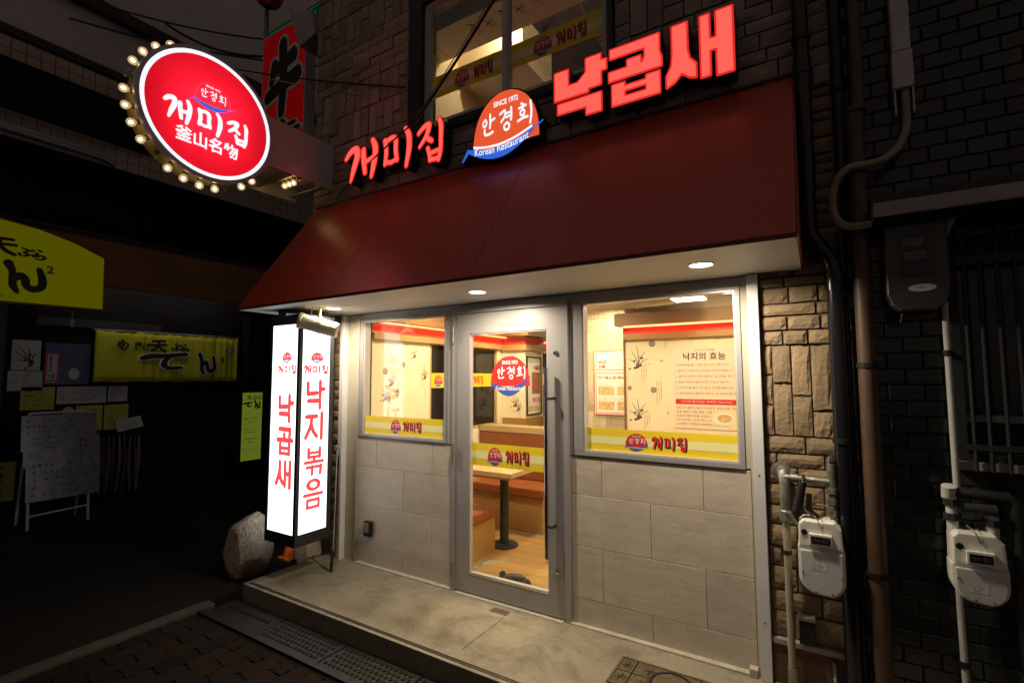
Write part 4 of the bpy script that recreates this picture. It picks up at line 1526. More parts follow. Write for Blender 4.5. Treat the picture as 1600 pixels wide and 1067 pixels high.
# small cover plates in the step
mc = thing('meter_box_cover', (-0.67, -0.33, 0), 'rusty cast iron meter box cover set in the concrete step', 'manhole cover')
m = MB().box(-0.945, -0.40, -0.46, -0.205, -0.02, 0.002)
m.build('base', 'iron', mc)
m = MB()
ring(m, -0.945, -0.40, -0.46, -0.205, .012, 0, 1)
rim = MB()
for (a, b, c, d) in ((-.945, -.40, -.217, -.205), (-.945, -.40, -.46, -.448), (-.945, -.933, -.448, -.217), (-.412, -.40, -.448, -.217)):
    rim.box(a, b, c, d, .002, .007)
rim.build('rim', 'rusty', mc)
for i, (a, b) in enumerate(((-.930, -.858), (-.852, -.70), (-.694, -.545), (-.54, -.416))):
    for j, (c, d) in enumerate(((-.445, -.336), (-.330, -.220))):
        pn = MB().box(a, b, c, d, .002, .0062).build('cover_panel', 'rusty', mc, bevel=.001, seg=1)
        cx_, cy_ = (a + b) / 2, (c + d) / 2
        mm = MB()
        for k in range(3):
            an = k * PI / 3 + .3
            dx, dy = math.cos(an) * .03, math.sin(an) * .03
            mm.tube([(cx_ - dx, cy_ - dy, .0066), (cx_ + dx, cy_ + dy, .0066)], .0028, 5)
        mm.build('relief', 'iron', mc)
MB().lathe((-.66, -.333, .0064), (0, 0, 1), [(0, .105), (.0045, .103), (.0045, .092), (.0005, .09)], 36).build('round_rim', 'iron', mc)
MB().lathe((-.66, -.333, .0064), (0, 0, 1), [(0.0005, .09), (.003, .088), (.003, 0)], 36).build('round_lid', 'rusty', mc)
fp = thing('floor_plate', (-1.79, -0.125, 0), 'small rusty metal plate set in the step before the door', 'floor plate')
MB().box(-1.855, -1.725, -0.150, -0.090, -0.01, 0.003).build('plate_rim', 'galv', fp)
MB().box(-1.846, -1.734, -0.143, -0.097, 0.003, 0.0045).build('plate', 'brown_panel', fp)

# ================================================================== PIPES AND METERS ON THE RIGHT
def pipe(name, path, r, m, label, cat='pipe', clamps=(), couplings=(), n=16, group=None):
    t = thing(name, (path[0][0], path[0][1], min(p[2] for p in path)), label, cat, group)
    MB().tube(path, r, n).build('pipe_run', m, t, smooth=True)
    for z in clamps:
        x = np.interp(z, sorted(p[2] for p in path), [p[0] for p in sorted(path, key=lambda q: q[2])])
        y = np.interp(z, sorted(p[2] for p in path), [p[1] for p in sorted(path, key=lambda q: q[2])])
        k = MB().lathe((x, y, z - .012), (0, 0, 1), [(0, r), (0, r + .006), (.024, r + .006), (.024, r)], 16)
        k.box(x - .008, x + .008, y + r, y + r + .06, z - .01, z + .01)
        k.build('clamp', 'iron', t)
    for z in couplings:
        x = np.interp(z, sorted(p[2] for p in path), [p[0] for p in sorted(path, key=lambda q: q[2])])
        y = np.interp(z, sorted(p[2] for p in path), [p[1] for p in sorted(path, key=lambda q: q[2])])
        MB().lathe((x, y, z - .04), (0, 0, 1), [(0, r), (0, r + .005), (.08, r + .005), (.08, r)], 16).build('coupling', m, t, smooth=True)
    return t


pipe('drain_pipe', [(0.002, -0.075, 4.4), (0.002, -0.075, 2.24), (0.008, -0.075, 2.18), (0.085, -0.075, 2.06), (0.094, -0.075, 2.0), (0.096, -0.075, -0.1)], .036, 'black_gloss',
     'thick glossy black downpipe running past the right end of the awning', clamps=(3.2, 1.2), couplings=(3.05, 1.95))
pipe('drain_pipe', [(0.148, -0.05, 4.4), (0.148, -0.05, 2.42)], .028, 'black', 'short black pipe between the brick wall and the brown downpipe', clamps=(2.9,))
pipe('drain_pipe', [(0.128, -0.045, 2.20), (0.135, -0.045, -0.1)], .018, 'black', 'thin black pipe right behind the thick black downpipe')
pipe('drain_pipe', [(0.222, -0.08, 4.4), (0.222, -0.08, 2.75)], .026, 'brown_pipe', 'upper narrow brown downpipe above the collar', couplings=())
t = pipe('drain_pipe', [(0.205, -0.085, 2.78), (0.200, -0.085, -0.1)], .037, 'brown_pipe', 'thick brown downpipe between the two house fronts', clamps=(2.2, 1.55, 0.62))
MB().lathe((0.208, -0.085, 2.75), (0, 0, 1), [(0, .038), (.0, .045), (.03, .045), (.032, .03)], 18).build('collar', 'brown_pipe', t, smooth=True)
# grey duct cover with hose leaving its end
t = thing('hose_cover', (0.40, -0.03, 2.7), 'pale grey plastic duct cover with a hose curling out of its lower end', 'duct cover')
MB().box(0.362, 0.432, -0.075, -0.012, 3.0, 4.4).build('cover', 'grey_pipe', t, bevel=.012, seg=3)
MB().box(0.358, 0.436, -0.080, -0.012, 2.82, 2.998).build('cover_joint', 'grey_pipe', t, bevel=.012, seg=3)
m = MB()
m.box(0.362, 0.368, -0.07, -0.02, 2.70, 2.82)
m.box(0.428, 0.434, -0.07, -0.02, 2.70, 2.82)
m.build('open_end', 'grey_pipe', t)
hp = [(0.405, -0.05, 2.86), (0.405, -0.05, 2.72), (0.395, -0.06, 2.62), (0.36, -0.08, 2.54), (0.30, -0.11, 2.49), (0.24, -0.14, 2.47), (0.17, -0.14, 2.47), (0.12, -0.13, 2.42), (0.10, -0.12, 2.33), (0.11, -0.12, 2.25), (0.15, -0.13, 2.20),
      (0.22, -0.14, 2.19), (0.32, -0.14, 2.20), (0.45, -0.14, 2.21), (0.52, -0.14, 2.19), (0.50, -0.13, 2.13), (0.475, -0.12, 2.06), (0.47, -0.10, 1.98)]
hs = []
for i in range(len(hp) - 1):
    p0, p1, p2, p3 = hp[max(i - 1, 0)], hp[i], hp[i + 1], hp[min(i + 2, len(hp) - 1)]
    for q in range(4):
        u = q / 4
        hs.append(tuple(.5 * (2 * p1[k] + (p2[k] - p0[k]) * u + (2 * p0[k] - 5 * p1[k] + 4 * p2[k] - p3[k]) * u * u + (3 * p1[k] - p0[k] - 3 * p2[k] + p3[k]) * u ** 3) for k in range(3)))
hs.append(hp[-1])
MB().tube(hs, .017, 10).build('hose', 'cream_pipe', t, smooth=True)
pipe('conduit', [(0.493, -0.05, 2.02), (0.493, -0.05, 1.0)], .0125, 'grey_pipe', 'thin grey conduit dropping from the dark electricity meter to the right gas meter', clamps=(1.6,))
pipe('conduit', [(0.478, -0.05, 0.60), (0.482, -0.05, -0.1)], .0125, 'grey_pipe', 'thin grey pipe below the right gas meter', clamps=(.3,))
# electricity meter
t = thing('electricity_meter', (0.395, -0.08, 1.77), 'dark glossy electricity meter box on the dark tiled wall', 'electricity meter')
MB().prism([(0.285, 1.86), (0.30, 1.81), (0.33, 1.785), (0.455, 1.785), (0.485, 1.81), (0.50, 1.86), (0.50, 2.20), (0.49, 2.23), (0.30, 2.23), (0.285, 2.20)], 1, -0.155, -0.01).build('housing', 'ebox', t, bevel=.012, seg=3)
MB().box(0.335, 0.455, -0.159, -0.1555, 1.93, 2.17).build('window', 'dark_glass', t)
rect2('label_plate', (0.345, 0.415, 2.065, 2.098), 'F', -.1600, 'ebox_label', t)
rect2('label_plate', (0.350, 0.425, 2.005, 2.040), 'F', -.1600, 'ebox_label', t)
lines('print', scribble((0.352, 0.422, 2.012, 2.034), 2, 3), 'F', -.1606, 'ink', t)
lines('print', scribble((0.349, 0.412, 2.07, 2.094), 2, 5), 'F', -.1606, 'ink', t)
MB().lathe((0.405, -0.1555, 1.880), (0, -1, 0), [(0, .001), (.003, .001)], 4)
el = [(0.405 + .048 * math.cos(2 * PI * k / 24), 1.880 + .016 * math.sin(2 * PI * k / 24)) for k in range(24)]
flat('badge', el, [tuple(range(24))], 'F', -.1562, 'label_white', t)
lines('print', scribble((0.375, 0.437, 1.873, 1.888), 1, 8), 'F', -.1568, 'ink', t)
MB().tube([(0.300, -0.06, 1.84), (0.295, -0.06, 1.77), (0.31, -0.06, 1.735), (0.335, -0.06, 1.735), (0.345, -0.06, 1.78)], .010, 8).build('cable', 'black_sat', t, smooth=True)


def gas_meter(x0, x1, ztop, zsplit, zbot, label, tilt):
    w = x1 - x0
    t = thing('gas_meter', ((x0 + x1) / 2, -0.1, zbot), label, 'gas meter', 'gas meters on the wall')
    MB().prism([(x0, zsplit), (x1, zsplit), (x1 - .004, ztop - .03), (x1 - .03, ztop), (x0 + .02, ztop), (x0 + .002, ztop - .02)], 1, -0.17, -0.055).build('upper_case', 'meter', t, bevel=.012, seg=3)
    lo = [(x0 - .004, zsplit + .004), (x0 - .004, zbot + .085)] + [(x0 + .065 - .069 * math.cos(a), zbot + .08 - .075 * math.sin(a)) for a in np.linspace(.2, 1.4, 6)] + \
         [(x1 - .065 + .069 * math.sin(a), zbot + .08 - .08 * math.cos(a)) for a in np.linspace(.15, 1.4, 6)] + [(x1 + .004, zbot + .09), (x1 + .004, zsplit + .004)]
    MB().prism(lo, 1, -0.165, -0.06).build('lower_case', 'meter', t, bevel=.008, seg=2)
    c = np.array(lo).mean(0)
    li = [tuple(c + (np.array(p) - c) * .9) for p in lo]
    MB().prism(li, 1, -0.178, -0.1652).build('front_plate', 'meter_plate', t, bevel=.006, seg=2)
    xa, xb = x0 + w * .24, x1 - w * .24
    m = MB()
    m.box(xa, xb, -0.190, -0.1702, zsplit + .016, zsplit + .068)
    m.build('counter_frame', 'meter', t, bevel=.004)
    MB().box(xa + .008, xb - .008, -0.1915, -0.1902, zsplit + .026, zsplit + .058).build('counter_window', 'dark_glass', t)
    text('print', '0341 827', (xa + .014, xb - .014, zsplit + .034, zsplit + .050), 'F', -.1920, 'ebox_label', t)
    xl = x0 + w * .27
    rect2('label_plate', (xl, xl + w * .34, zsplit - .095, zsplit - .056), 'F', -.1785, 'label_white', t)
    lines('print', scribble((xl + .004, xl + w * .32, zsplit - .092, zsplit - .060), 3, int(x0 * 100)), 'F', -.1792, 'ink', t)
    MB().lathe((x0 + w * .14, -0.170, ztop - .055), (0, -1, 0), [(0, .013), (.004, .013), (.005, 0)], 14).build('plug', 'black', t)
    m = MB()
    for (a, b) in ((x0 + .012, zbot + .10), (x1 - .012, zbot + .10), (x0 + .06, zbot + .022), (x1 - .05, zbot + .022)):
        m.lathe((a, -0.178, b), (0, -1, 0), [(0, .004), (.003, .004), (.003, 0)], 8)
    m.build('screws', 'galv', t)
    wire = [(x0 + w * .35, -.12, ztop + .02), (x0 + w * .45, -.165, ztop + .005), (x0 + w * .52, -.175, ztop - .035), (x0 + w * .60, -.165, ztop - .005), (x0 + w * .5, -.15, ztop + .015)]
    MB().tube(wire, .0022, 5).build('seal_wire', 'galv', t)
    return t


gas_meter(-0.100, 0.075, 0.838, 0.716, 0.505, 'white gas meter with rounded lower case on the brown stone strip', 0)
gas_meter(0.445, 0.610, 0.868, 0.735, 0.590, 'white gas meter on the dark tiled wall of the neighbouring house', 0)
# gas pipework at left meter
t = thing('gas_pipe', (-0.165, -0.08, -0.1), 'galvanised gas pipe with elbow and valve feeding the left gas meter', 'gas pipe')
MB().tube([(-0.150, -0.09, -0.1), (-0.152, -0.09, 0.86)], .0165, 12).build('riser', 'cream_pipe', t, smooth=True)
MB().tube([(-0.149, -0.09, -0.1), (-0.149, -0.09, 0.12)], .022, 12).build('sleeve', 'galv', t, smooth=True)
MB().tube([(-0.152, -0.09, 0.86), (-0.153, -0.09, 0.99), (-0.155, -0.07, 1.02), (-0.165, -0.01, 1.025)], [.022, .024, .028, .028], 14).build('elbow', 'galv', t, smooth=True)
MB().lathe((-0.172, 0.0, 1.025), (0, -1, 0), [(0, .045), (.008, .045), (.012, .03), (.012, 0)], 20).build('wall_flange', 'galv', t, smooth=True)
MB().tube([(-0.155, -0.085, 1.010), (0.045, -0.085, 1.005)], .016, 12).build('cross_pipe', 'galv', t, smooth=True)
MB().lathe((-0.125, -0.085, 1.009), (1, 0, 0), [(0, .020), (.03, .020), (.03, .016)], 12).build('union', 'galv', t, smooth=True)
MB().tube([(0.045, -0.085, 1.09), (0.045, -0.085, 0.845)], [.020, .018], 12).build('tee', 'galv', t, smooth=True)
MB().lathe((0.045, -0.085, 1.075), (0, 0, 1), [(0, .014), (.02, .016), (.05, .012), (.055, 0)], 12).build('test_plug', 'chrome', t, smooth=True)
for z in (0.955, 0.905, 0.855):
    MB().lathe((0.045, -0.085, z), (0, 0, 1), [(0, .02), (0, .027), (.024, .027), (.024, .02)], 6).build('union', 'galv', t)
MB().lathe((-0.151, -0.09, 0.80), (0, 0, 1), [(0, .018), (.005, .028), (.05, .028), (.06, .018)], 8).build('valve_body', 'galv', t)
MB().tube([(-0.135, -0.125, 0.85), (-0.10, -0.13, 0.80), (-.09, -.13, .77)], [.009, .008, .006], 8).build('valve_handle', 'galv', t)
MB().tube([(-0.075, -0.12, 1.0), (-0.105, -0.13, 0.86)], [.018, .022], 10).build('regulator', 'iron', t, smooth=True)
MB().tube([(-0.072, -0.10, 1.03), (-0.072, -0.13, 1.0), (-.078, -.12, .97)], .008, 8).build('regulator_loop', 'iron', t, smooth=True)
MB().tube([(-0.05, -0.12, 0.95), (-0.055, -0.13, 0.88), (-0.02, -0.12, 0.845)], .012, 8).build('regulator_hose', 'black', t, smooth=True)
MB().tube([(-0.06, -0.11, 0.90), (0.0, -0.12, .905), (0.045, -0.11, .89)], .003, 6).build('wire', 'cream_pipe', t)
MB().lathe((-0.151, -0.09, 0.645), (0, 0, 1), [(0, .017), (0, .0185), (.02, .0185), (.02, .017)], 12).build('clip', 'iron', t)
# gas pipes at right meter
t = thing('gas_pipe', (0.53, -0.08, 0.86), 'thick painted gas pipes above the right gas meter', 'gas pipe')
MB().tube([(0.463, -0.10, 0.85), (0.463, -0.10, 1.02)], .020, 12).build('riser', 'grey_pipe', t, smooth=True)
MB().tube([(0.585, -0.10, 0.85), (0.585, -0.10, 0.965)], .022, 12).build('riser', 'grey_pipe', t, smooth=True)
MB().tube([(0.455, -0.10, 1.015), (0.64, -0.10, 1.01), (0.66, -0.10, 0.99), (0.66, -0.10, .6), (0.66, -0.10, -.1)], .020, 12).build('cross_pipe', 'black_sat', t, smooth=True)
MB().tube([(0.50, -0.11, 0.955), (0.60, -0.11, 0.955)], .024, 12).build('regulator', 'black_sat', t, smooth=True)
for x, z in ((.463, .90), (.463, .96), (.585, .89)):
    MB().lathe((x, -0.10, z), (0, 0, 1), [(0, .02), (0, .029), (.028, .029), (.028, .02)], 8).build('union', 'black_sat', t)
MB().lathe((.458, -0.10, 1.015), (0, -.3, 1), [(-.03, 0), (-.026, .026), (.026, .026), (.03, 0)], 12).build('elbow', 'grey_pipe', t, smooth=True)
# lower right fittings on stone strip
t = thing('junction_box', (-0.085, -0.03, 0.22), 'small dark grey junction box low beside the gas riser', 'junction box')
MB().box(-0.118, -0.052, -0.055, -0.012, 0.225, 0.345).build('housing', 'iron', t, bevel=.004)
MB().box(-0.121, -0.049, -0.062, -0.010, 0.336, 0.352).build('lid', 'galv', t, bevel=.003)
t = thing('water_tap', (0.02, -0.05, 0.02), 'small wall tap with a blue padlocked handle near the ground', 'tap')
MB().tube([(0.02, -0.01, 0.165), (0.02, -0.05, 0.165), (0.02, -0.055, 0.12)], .009, 10).build('spout', 'galv', t, smooth=True)
MB().lathe((0.02, -0.055, 0.10), (0, 0, 1), [(-.02, .007), (0, .012), (.02, .012), (.03, .007)], 10).build('valve', 'chrome', t, smooth=True)
MB().box(0.024, 0.062, -0.07, -0.048, 0.02, 0.055).build('padlock', 'tape_blue', t, bevel=.005)
MB().tube([(.030, -.058, .055), (.030, -.058, .078), (.043, -.058, .090), (.056, -.058, .078), (.056, -.058, .055)], .004, 8).build('shackle', 'chrome', t, smooth=True)

# ================================================================== NEIGHBOURING HOUSE ON THE RIGHT
NB = thing('neighbour_house', (0.7, 0.1, -0.1), 'dark house front clad in blackish green glazed tiles, at the right edge', 'building')
m = MB()
m.box(0.14, 0.515, 0.006, 0.3, -0.1, 2.28)
m.box(0.515, 1.06, 0.006, 0.3, -0.1, 1.135)
m.box(1.06, 4.5, 0.006, 0.3, -0.1, 2.28)
m.box(0.515, 1.06, 0.006, 0.3, 2.07, 2.28)
m.box(0.14, 4.5, 0.006, 0.3, 2.28, 6.4)
nw = m.build('wall', 'green_joint', NB)
GT = plate_data('wall_tile', 'green_tile', 0.128, 0.010, 0.068, 0.003)
nt_ = 0
r = 0
z = -0.06
while z < 3.75:
    x = 0.150 + (0.066 if r % 2 else 0)
    while x < 0.86:
        ok = not (x + .066 > 0.50 and 1.10 < z + .035 < 2.10)
        ok = ok and not (2.13 < z < 2.32)
        if ok and (z < 3.35 + 0.0 * x) and nt_ < 299:
            place('wall_tile', GT, nw, (x + .066, 0.003 + rnd.uniform(-.0012, .0012), z + .036), rot=(rnd.uniform(-.008, .008), 0, rnd.uniform(-.01, .01)))
            nt_ += 1
        x += 0.1325
    z += 0.0725
    r += 1
# overhang ledge
m = MB()
m.prism([(-0.24, 2.195), (-0.24, 2.255), (0.0, 2.275), (0.0, 2.195)], 0, 0.245, 4.5)
m.build('ledge', 'overhang', NB, bevel=.004)
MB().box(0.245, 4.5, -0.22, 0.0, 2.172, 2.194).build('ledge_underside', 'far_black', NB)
MB().box(0.245, 4.5, -0.10, 0.0, 2.276, 2.33).build('flashing', 'black', NB)
# barred window
m = MB()
ring(m, 0.517, 1.058, 1.137, 2.068, .03, -0.012, 0.12)
wn = m.build('window', 'black_sat', NB, bevel=.002)
MB().box(0.548, 1.027, 0.05, 0.056, 1.168, 2.037).build('pane', 'dark_glass', wn)
MB().box(0.548, 1.027, 0.03, 0.049, 1.30, 1.33).build('sash_rail', 'steel_dull', wn)
for x in (0.560, 0.610, 0.665, 0.72, 0.775, 0.83, 0.885, 0.94, 0.995):
    MB().tube([(x, -0.055, 1.10), (x, -0.055, 2.10)], .0075, 8).build('bar', 'black_sat', wn)
for z in (1.20, 2.0):
    m = MB()
    m.box(0.53, 1.05, -0.062, -0.048, z - .012, z + .012)
    m.box(0.535, 0.545, -0.05, -0.0122, z - .01, z + .01)
    m.box(1.03, 1.04, -0.05, -0.0122, z - .01, z + .01)
    m.build('bar_rail', 'black_sat', wn)
MB().box(0.50, 1.07, -0.04, 0.004, 1.10, 1.135).build('window_sill', 'overhang', NB, bevel=.003)

# ================================================================== THE DINING ROOM (seen through the glass)
fl = MB().box(-3.26, 0.0, 0.095, 5.2, -0.06, -0.012).build('room_floor', 'wood_pale', origin=(0, 0, 0))
tag(fl, kind='structure')
PLK = plate_data('floor_board', 'wood', 0.90, 0.13, 0.012, 0.0015)
k = 0
y = 0.165
rr_ = 0
while y < 2.6:
    x = -3.0 + (0.31 * (rr_ % 3))
    while x < -1.0:
        place('floor_board', PLK, fl, (x, y, -0.006))
        x += 0.903
    y += 0.133
    rr_ += 1
ce = MB().box(-3.26, 0.0, 0.095, 5.2, 2.22, 2.30).build('room_ceiling', 'ceiling_paint')
tag(ce, kind='structure')
wl = MB()
wl.box(-3.32, -3.255, 0.095, 0.86, 0, 2.22)
wl.box(-3.32, -3.255, 2.08, 3.05, 0, 2.22)
wl.box(-3.32, -3.255, 0.86, 2.08, 0, 0.93)
wl.box(-3.32, -3.255, 0.86, 2.08, 1.86, 2.22)
wl.box(-3.32, -3.255, 3.05, 5.2, 0, 0.93)
wl.box(-3.32, -3.255, 3.05, 5.2, 1.86, 2.22)
WL = wl.build('room_wall_left', 'wallpaper', origin=(-3.3, 2, 0))
tag(WL, kind='structure')
wb = MB().box(-3.26, 0.0, 5.2, 5.26, 0, 2.22).build('room_wall_back', 'wall_cream')
tag(wb, kind='structure')
wr = MB().box(-0.02, 0.0, 0.095, 5.2, 0, 2.22).build('room_wall_right', 'wall_cream')
tag(wr, kind='structure')
wf = MB()
wf.box(-3.26, -0.02, 0.091, 0.096, 1.993, 2.22)
wf.box(-3.26, -2.28, 0.091, 0.096, 0, 1.015)
wf.box(-1.33, -0.02, 0.091, 0.096, 0, 1.015)
wf.box(-3.26, -3.235, 0.091, 0.096, 1.015, 1.993)
wf.box(-0.33, -0.02, 0.091, 0.096, 1.015, 1.993)
WF = wf.build('room_wall_front', 'wall_cream')
tag(WF, kind='structure')
# windows of the left room wall with yellow film: dark alley behind
for (a, b, nm) in ((0.862, 2.078, 'a'), (3.052, 4.6, 'b')):
    m = MB()
    for q in ((a, b, 0.931, 0.965), (a, b, 1.825, 1.859), (a, a + .03, .965, 1.825), (b - .03, b, .965, 1.825), ((a + b) / 2 - .015, (a + b) / 2 + .015, .965, 1.825)):
        m.box(-3.31, -3.262, q[0], q[1], q[2], q[3])
    iw = m.build('window', 'wood_pale', WL)
    MB().box(-3.290, -3.284, a + .03, b - .03, .965, 1.825).build('pane', 'dark_glass', iw)
    rect2('film', (a + .03, b - .03, 1.395, 1.545), 'S', -3.2830, 'film_yellow', iw)
    y = a + .10
    while y + .35 < b:
        emblem(iw, (y, y + .13, 1.42, 1.525), 'S', -3.2824, .0006)
        word('lettering', ['gae', 'mi', 'jip'], (y + .15, y + .34, 1.425, 1.515), 'S', -3.2818, 'print_red', iw, .22, .03)
        y += .52
# cornice with red LED recess along the left wall
MB().box(-3.254, -3.238, 0.10, 5.2, 1.89, 1.965).build('led_recess', 'led_wash_red', WL)
MB().box(-3.254, -3.215, 0.10, 5.2, 1.835, 1.8895).build('wood_rail', 'wood', WL)
MB().box(-3.254, -3.12, 0.10, 5.2, 1.985, 2.219).build('cornice', 'cornice', WL)
MB().box(-3.20, -3.185, 0.12, 5.1, 1.972, 1.984).build('led_strip', 'led_red', WL)
# pillar with framed poster
pl_ = MB().box(-3.25, -2.93, 2.17, 2.62, 0.0, 2.215).build('room_pillar', 'wallpaper', origin=(-3.1, 2.4, 0))
tag(pl_, kind='structure')
MB().box(-3.23, -2.91, 2.15, 2.64, 0.90, 1.02).build('dado', 'wood', pl_)
MB().box(-3.23, -2.895, 2.135, 2.655, 1.82, 1.885).build('wood_rail', 'wood', pl_)
MB().box(-3.23, -2.915, 2.155, 2.635, 1.8855, 1.965).build('led_recess', 'led_wash_red', pl_)  # no strip on the pillar; the red glow is in the colour alone
MB().box(-3.23, -2.82, 2.06, 2.73, 1.985, 2.214).build('cornice', 'cornice', pl_)
ps = thing('framed_poster', (-2.925, 2.4, 1.08), 'framed food poster hanging on the pillar inside', 'poster')
m = MB()
for q in ((2.20, 2.56, 1.05, 1.065), (2.20, 2.56, 1.735, 1.75), (2.20, 2.215, 1.065, 1.735), (2.545, 2.56, 1.065, 1.735)):
    m.box(-2.929, -2.912, q[0], q[1], q[2], q[3])
m.build('frame', 'black', ps)
MB().box(-2.929, -2.922, 2.215, 2.545, 1.065, 1.735).build('sheet', 'print_white', ps)
rect2('picture', (2.33, 2.53, 1.30, 1.56), 'S', -2.9212, 'poster_food2', ps)
text('lettering', '낙곱새', (2.37, 2.53, 1.585, 1.645), 'S', -2.9212, 'print_red', ps, .04)
text('lettering', '오늘은 뭐 먹지', (2.25, 2.52, 1.675, 1.705), 'S', -2.9212, 'print_brown', ps, .0)
word('lettering', ['gae', 'mi', 'jip'], (2.34, 2.53, 1.19, 1.255), 'S', -2.9212, 'print_red', ps, .2, .02)
for q in range(4):
    rect2('picture', (2.235 + q * .077, 2.235 + q * .077 + .06, 1.09, 1.155), 'S', -2.9212, 'poster_food', ps)


def paper_prints(parent, plane, off, u0, u1, v0, v1, seed, n):
    r = random.Random(seed)
    sg = 1 if plane == 'S' else -1
    for i in range(n):
        u, v = r.uniform(u0 + .04, u1 - .06), r.uniform(v0 + .05, v1 - .1)
        kind = i % 4
        if kind == 0:
            w = r.uniform(.022, .032)
            e = [(u + w * math.cos(a), v + w * 1.15 * math.sin(a)) for a in np.linspace(0, 2 * PI, 18, endpoint=False)]
            flat('printed_dot', e, [tuple(range(18))], plane, off, 'print_grey', parent)
        elif kind == 1:
            s = r.uniform(.13, .18)
            brush('printed_plant', 'plant', (u - s * .4, u + s * .6, v, v + s), plane, off + sg * .0003, 'print_brown', parent, .004)
        elif kind == 2:
            V, F = [], []
            for c in range(3):
                for q in range(int(r.uniform(10, 18))):
                    o = len(V)
                    a, b = u + c * .022, v - q * .014 - r.random() * .004
                    V += [(a, b), (a + .006, b), (a + .006, b + .007), (a, b + .007)]
                    F.append((o, o + 1, o + 2, o + 3))
            V = [p for p in V]
            flat('printed_script', V, F, plane, off + sg * .0005, 'print_grey', parent)
        else:
            s = .03
            brush('printed_bird', 'bird', (u, u + s, v, v + s), plane, off + sg * .0007, 'print_brown', parent, .01)


paper_prints(WL, 'S', -3.2535, 0.12, 0.84, 1.22, 1.82, 4, 14)
paper_prints(pl_, 'F', 2.1692, -3.23, -2.95, 1.05, 1.80, 9, 8)

# partition wall at right with wallpaper, cornice and LED
pw = MB().box(-1.475, -0.02, 1.50, 1.60, 0, 2.22).build('room_partition', 'wallpaper', origin=(-.7, 1.5, 0))
tag(pw, kind='structure')
MB().box(-1.490, -1.4755, 1.485, 1.61, 0, 1.965).build('edge_trim', 'cornice', pw)
MB().box(-1.53, -0.02, 1.37, 1.4995, 1.955, 2.065).build('cornice', 'cornice', pw)
MB().box(-1.475, -0.02, 1.484, 1.4995, 1.885, 1.9545).build('led_recess', 'led_wash_red', pw)
MB().box(-1.48, -0.02, 1.46, 1.4995, 1.835, 1.8845).build('wood_rail', 'wood', pw)
MB().box(-1.46, -0.03, 1.41, 1.425, 1.940, 1.9545).build('led_strip', 'led_red', pw)
for (q, g_, s_) in (((-1.46, 1.58), 'plant', .20), ((-1.46, 1.12), 'plant', .19), ((-1.17, 1.62), 'bird', .045), ((-1.36, 1.66), 'bird', .035), ((-1.36, 1.19), 'bird', .03), ((-1.12, 1.17), 'bird', .04), ((-1.27, 1.60), 'bird', .03)):
    brush('printed_plant', g_, (q[0], q[0] + s_, q[1], q[1] + s_), 'F', 1.4985, 'print_brown', pw, .006)
for (u, v, w) in ((-1.225, 1.385, .027), (-1.23, 1.795, .03), (-1.44, 1.40, .02)):
    flat('printed_dot', [(u + w * math.cos(a), v + w * math.sin(a)) for a in np.linspace(0, 2 * PI, 18, endpoint=False)], [tuple(range(18))], 'F', 1.4985, 'print_grey', pw)
for (u, v, n_) in ((-1.33, 1.62, 14), (-1.20, 1.46, 16), (-1.31, 1.16, 9), (-1.12, 1.82, 6), (-0.90, 1.825, 4), (-0.70, 1.825, 4)):
    lines('printed_script', [(u + c * .02, u + c * .02 + .006, v - q * .014 - (.003 if q % 3 else 0), v - q * .014 + .006) for c in range(3) for q in range(n_ - c * 2)], 'F', 1.4982, 'print_grey', pw)
# health poster
hp_ = thing('health_poster', (-0.78, 1.49, 1.06), 'large printed poster of numbered red and black text behind the right window', 'poster')
MB().box(-1.050, -0.530, 1.4935, 1.4975, 1.065, 1.760).build('sheet', 'poster_pink', hp_)
yo = 1.4930
text('lettering', 'タコの効能', (-0.87, -0.71, 1.715, 1.735), 'F', yo, 'print_black', hp_)
text('lettering', '낙지의 효능', (-0.965, -0.625, 1.640, 1.705), 'F', yo, 'print_black', hp_, .02)
ln = ['1. 피로회복을 돕는 식품으로 최고의 식품입니다.', '2. 풍부한 단백질으로 고단백의 식품으로 좋습니다.', '3. 콜레스테롤의 양을 조절하는 역할을 합니다.', '4. 칼슘이 풍부해 빈혈을 예방하는 효과가 있습니다.', '5. 타우린을 돕는 간의 피로를 회복합니다.', '6. 각종 비타민과 풍부하며 면역기능을 강화시킵니다.']
for i, s in enumerate(ln):
    z = 1.590 - i * .048
    text('lettering', s, (-1.03, -0.60 + .03 * (i % 3), z, z + .020), 'F', yo, 'print_black' if i != 2 else 'print_red', hp_)
    rect2('print', (-0.82 + .02 * (i % 2), -0.72 + .03 * (i % 3), z + .0, z + .018), 'F', yo - .0006, 'poster_pink', hp_)
    text('lettering', '식품의 효과', (-0.82 + .02 * (i % 2), -0.72 + .03 * (i % 3), z, z + .019), 'F', yo - .001, 'print_red', hp_)
rect2('banner', (-1.035, -0.545, 1.268, 1.312), 'F', yo, 'print_red', hp_)
text('lettering', '낙지에 들어있는 타우린 (Taurine)', (-0.99, -0.59, 1.278, 1.302), 'F', yo - .0006, 'poster_pink', hp_)
for i, s in enumerate(['혈중 속의 콜레스테롤 수치 낮추고, 콜레스테롤 억제', '심장 질환, 간질 예방, 신장 기능을', '간장의 해독 작용 강화와 시력', '피로회복, 숙취해소, 당뇨병 예방', '노인들의 기억력과 치매예방에 좋은 효과가']):
    z = 1.230 - i * .034
    text('lettering', s, (-1.03, -0.56 - .05 * (i % 3 + (1 if 0 < i < 4 else 0)), z, z + .018), 'F', yo, 'print_black' if i != 3 else 'print_red', hp_)
e = [(-0.655 + .085 * math.cos(a), 1.155 + .055 * math.sin(a)) for a in np.linspace(0, 2 * PI, 24, endpoint=False)]
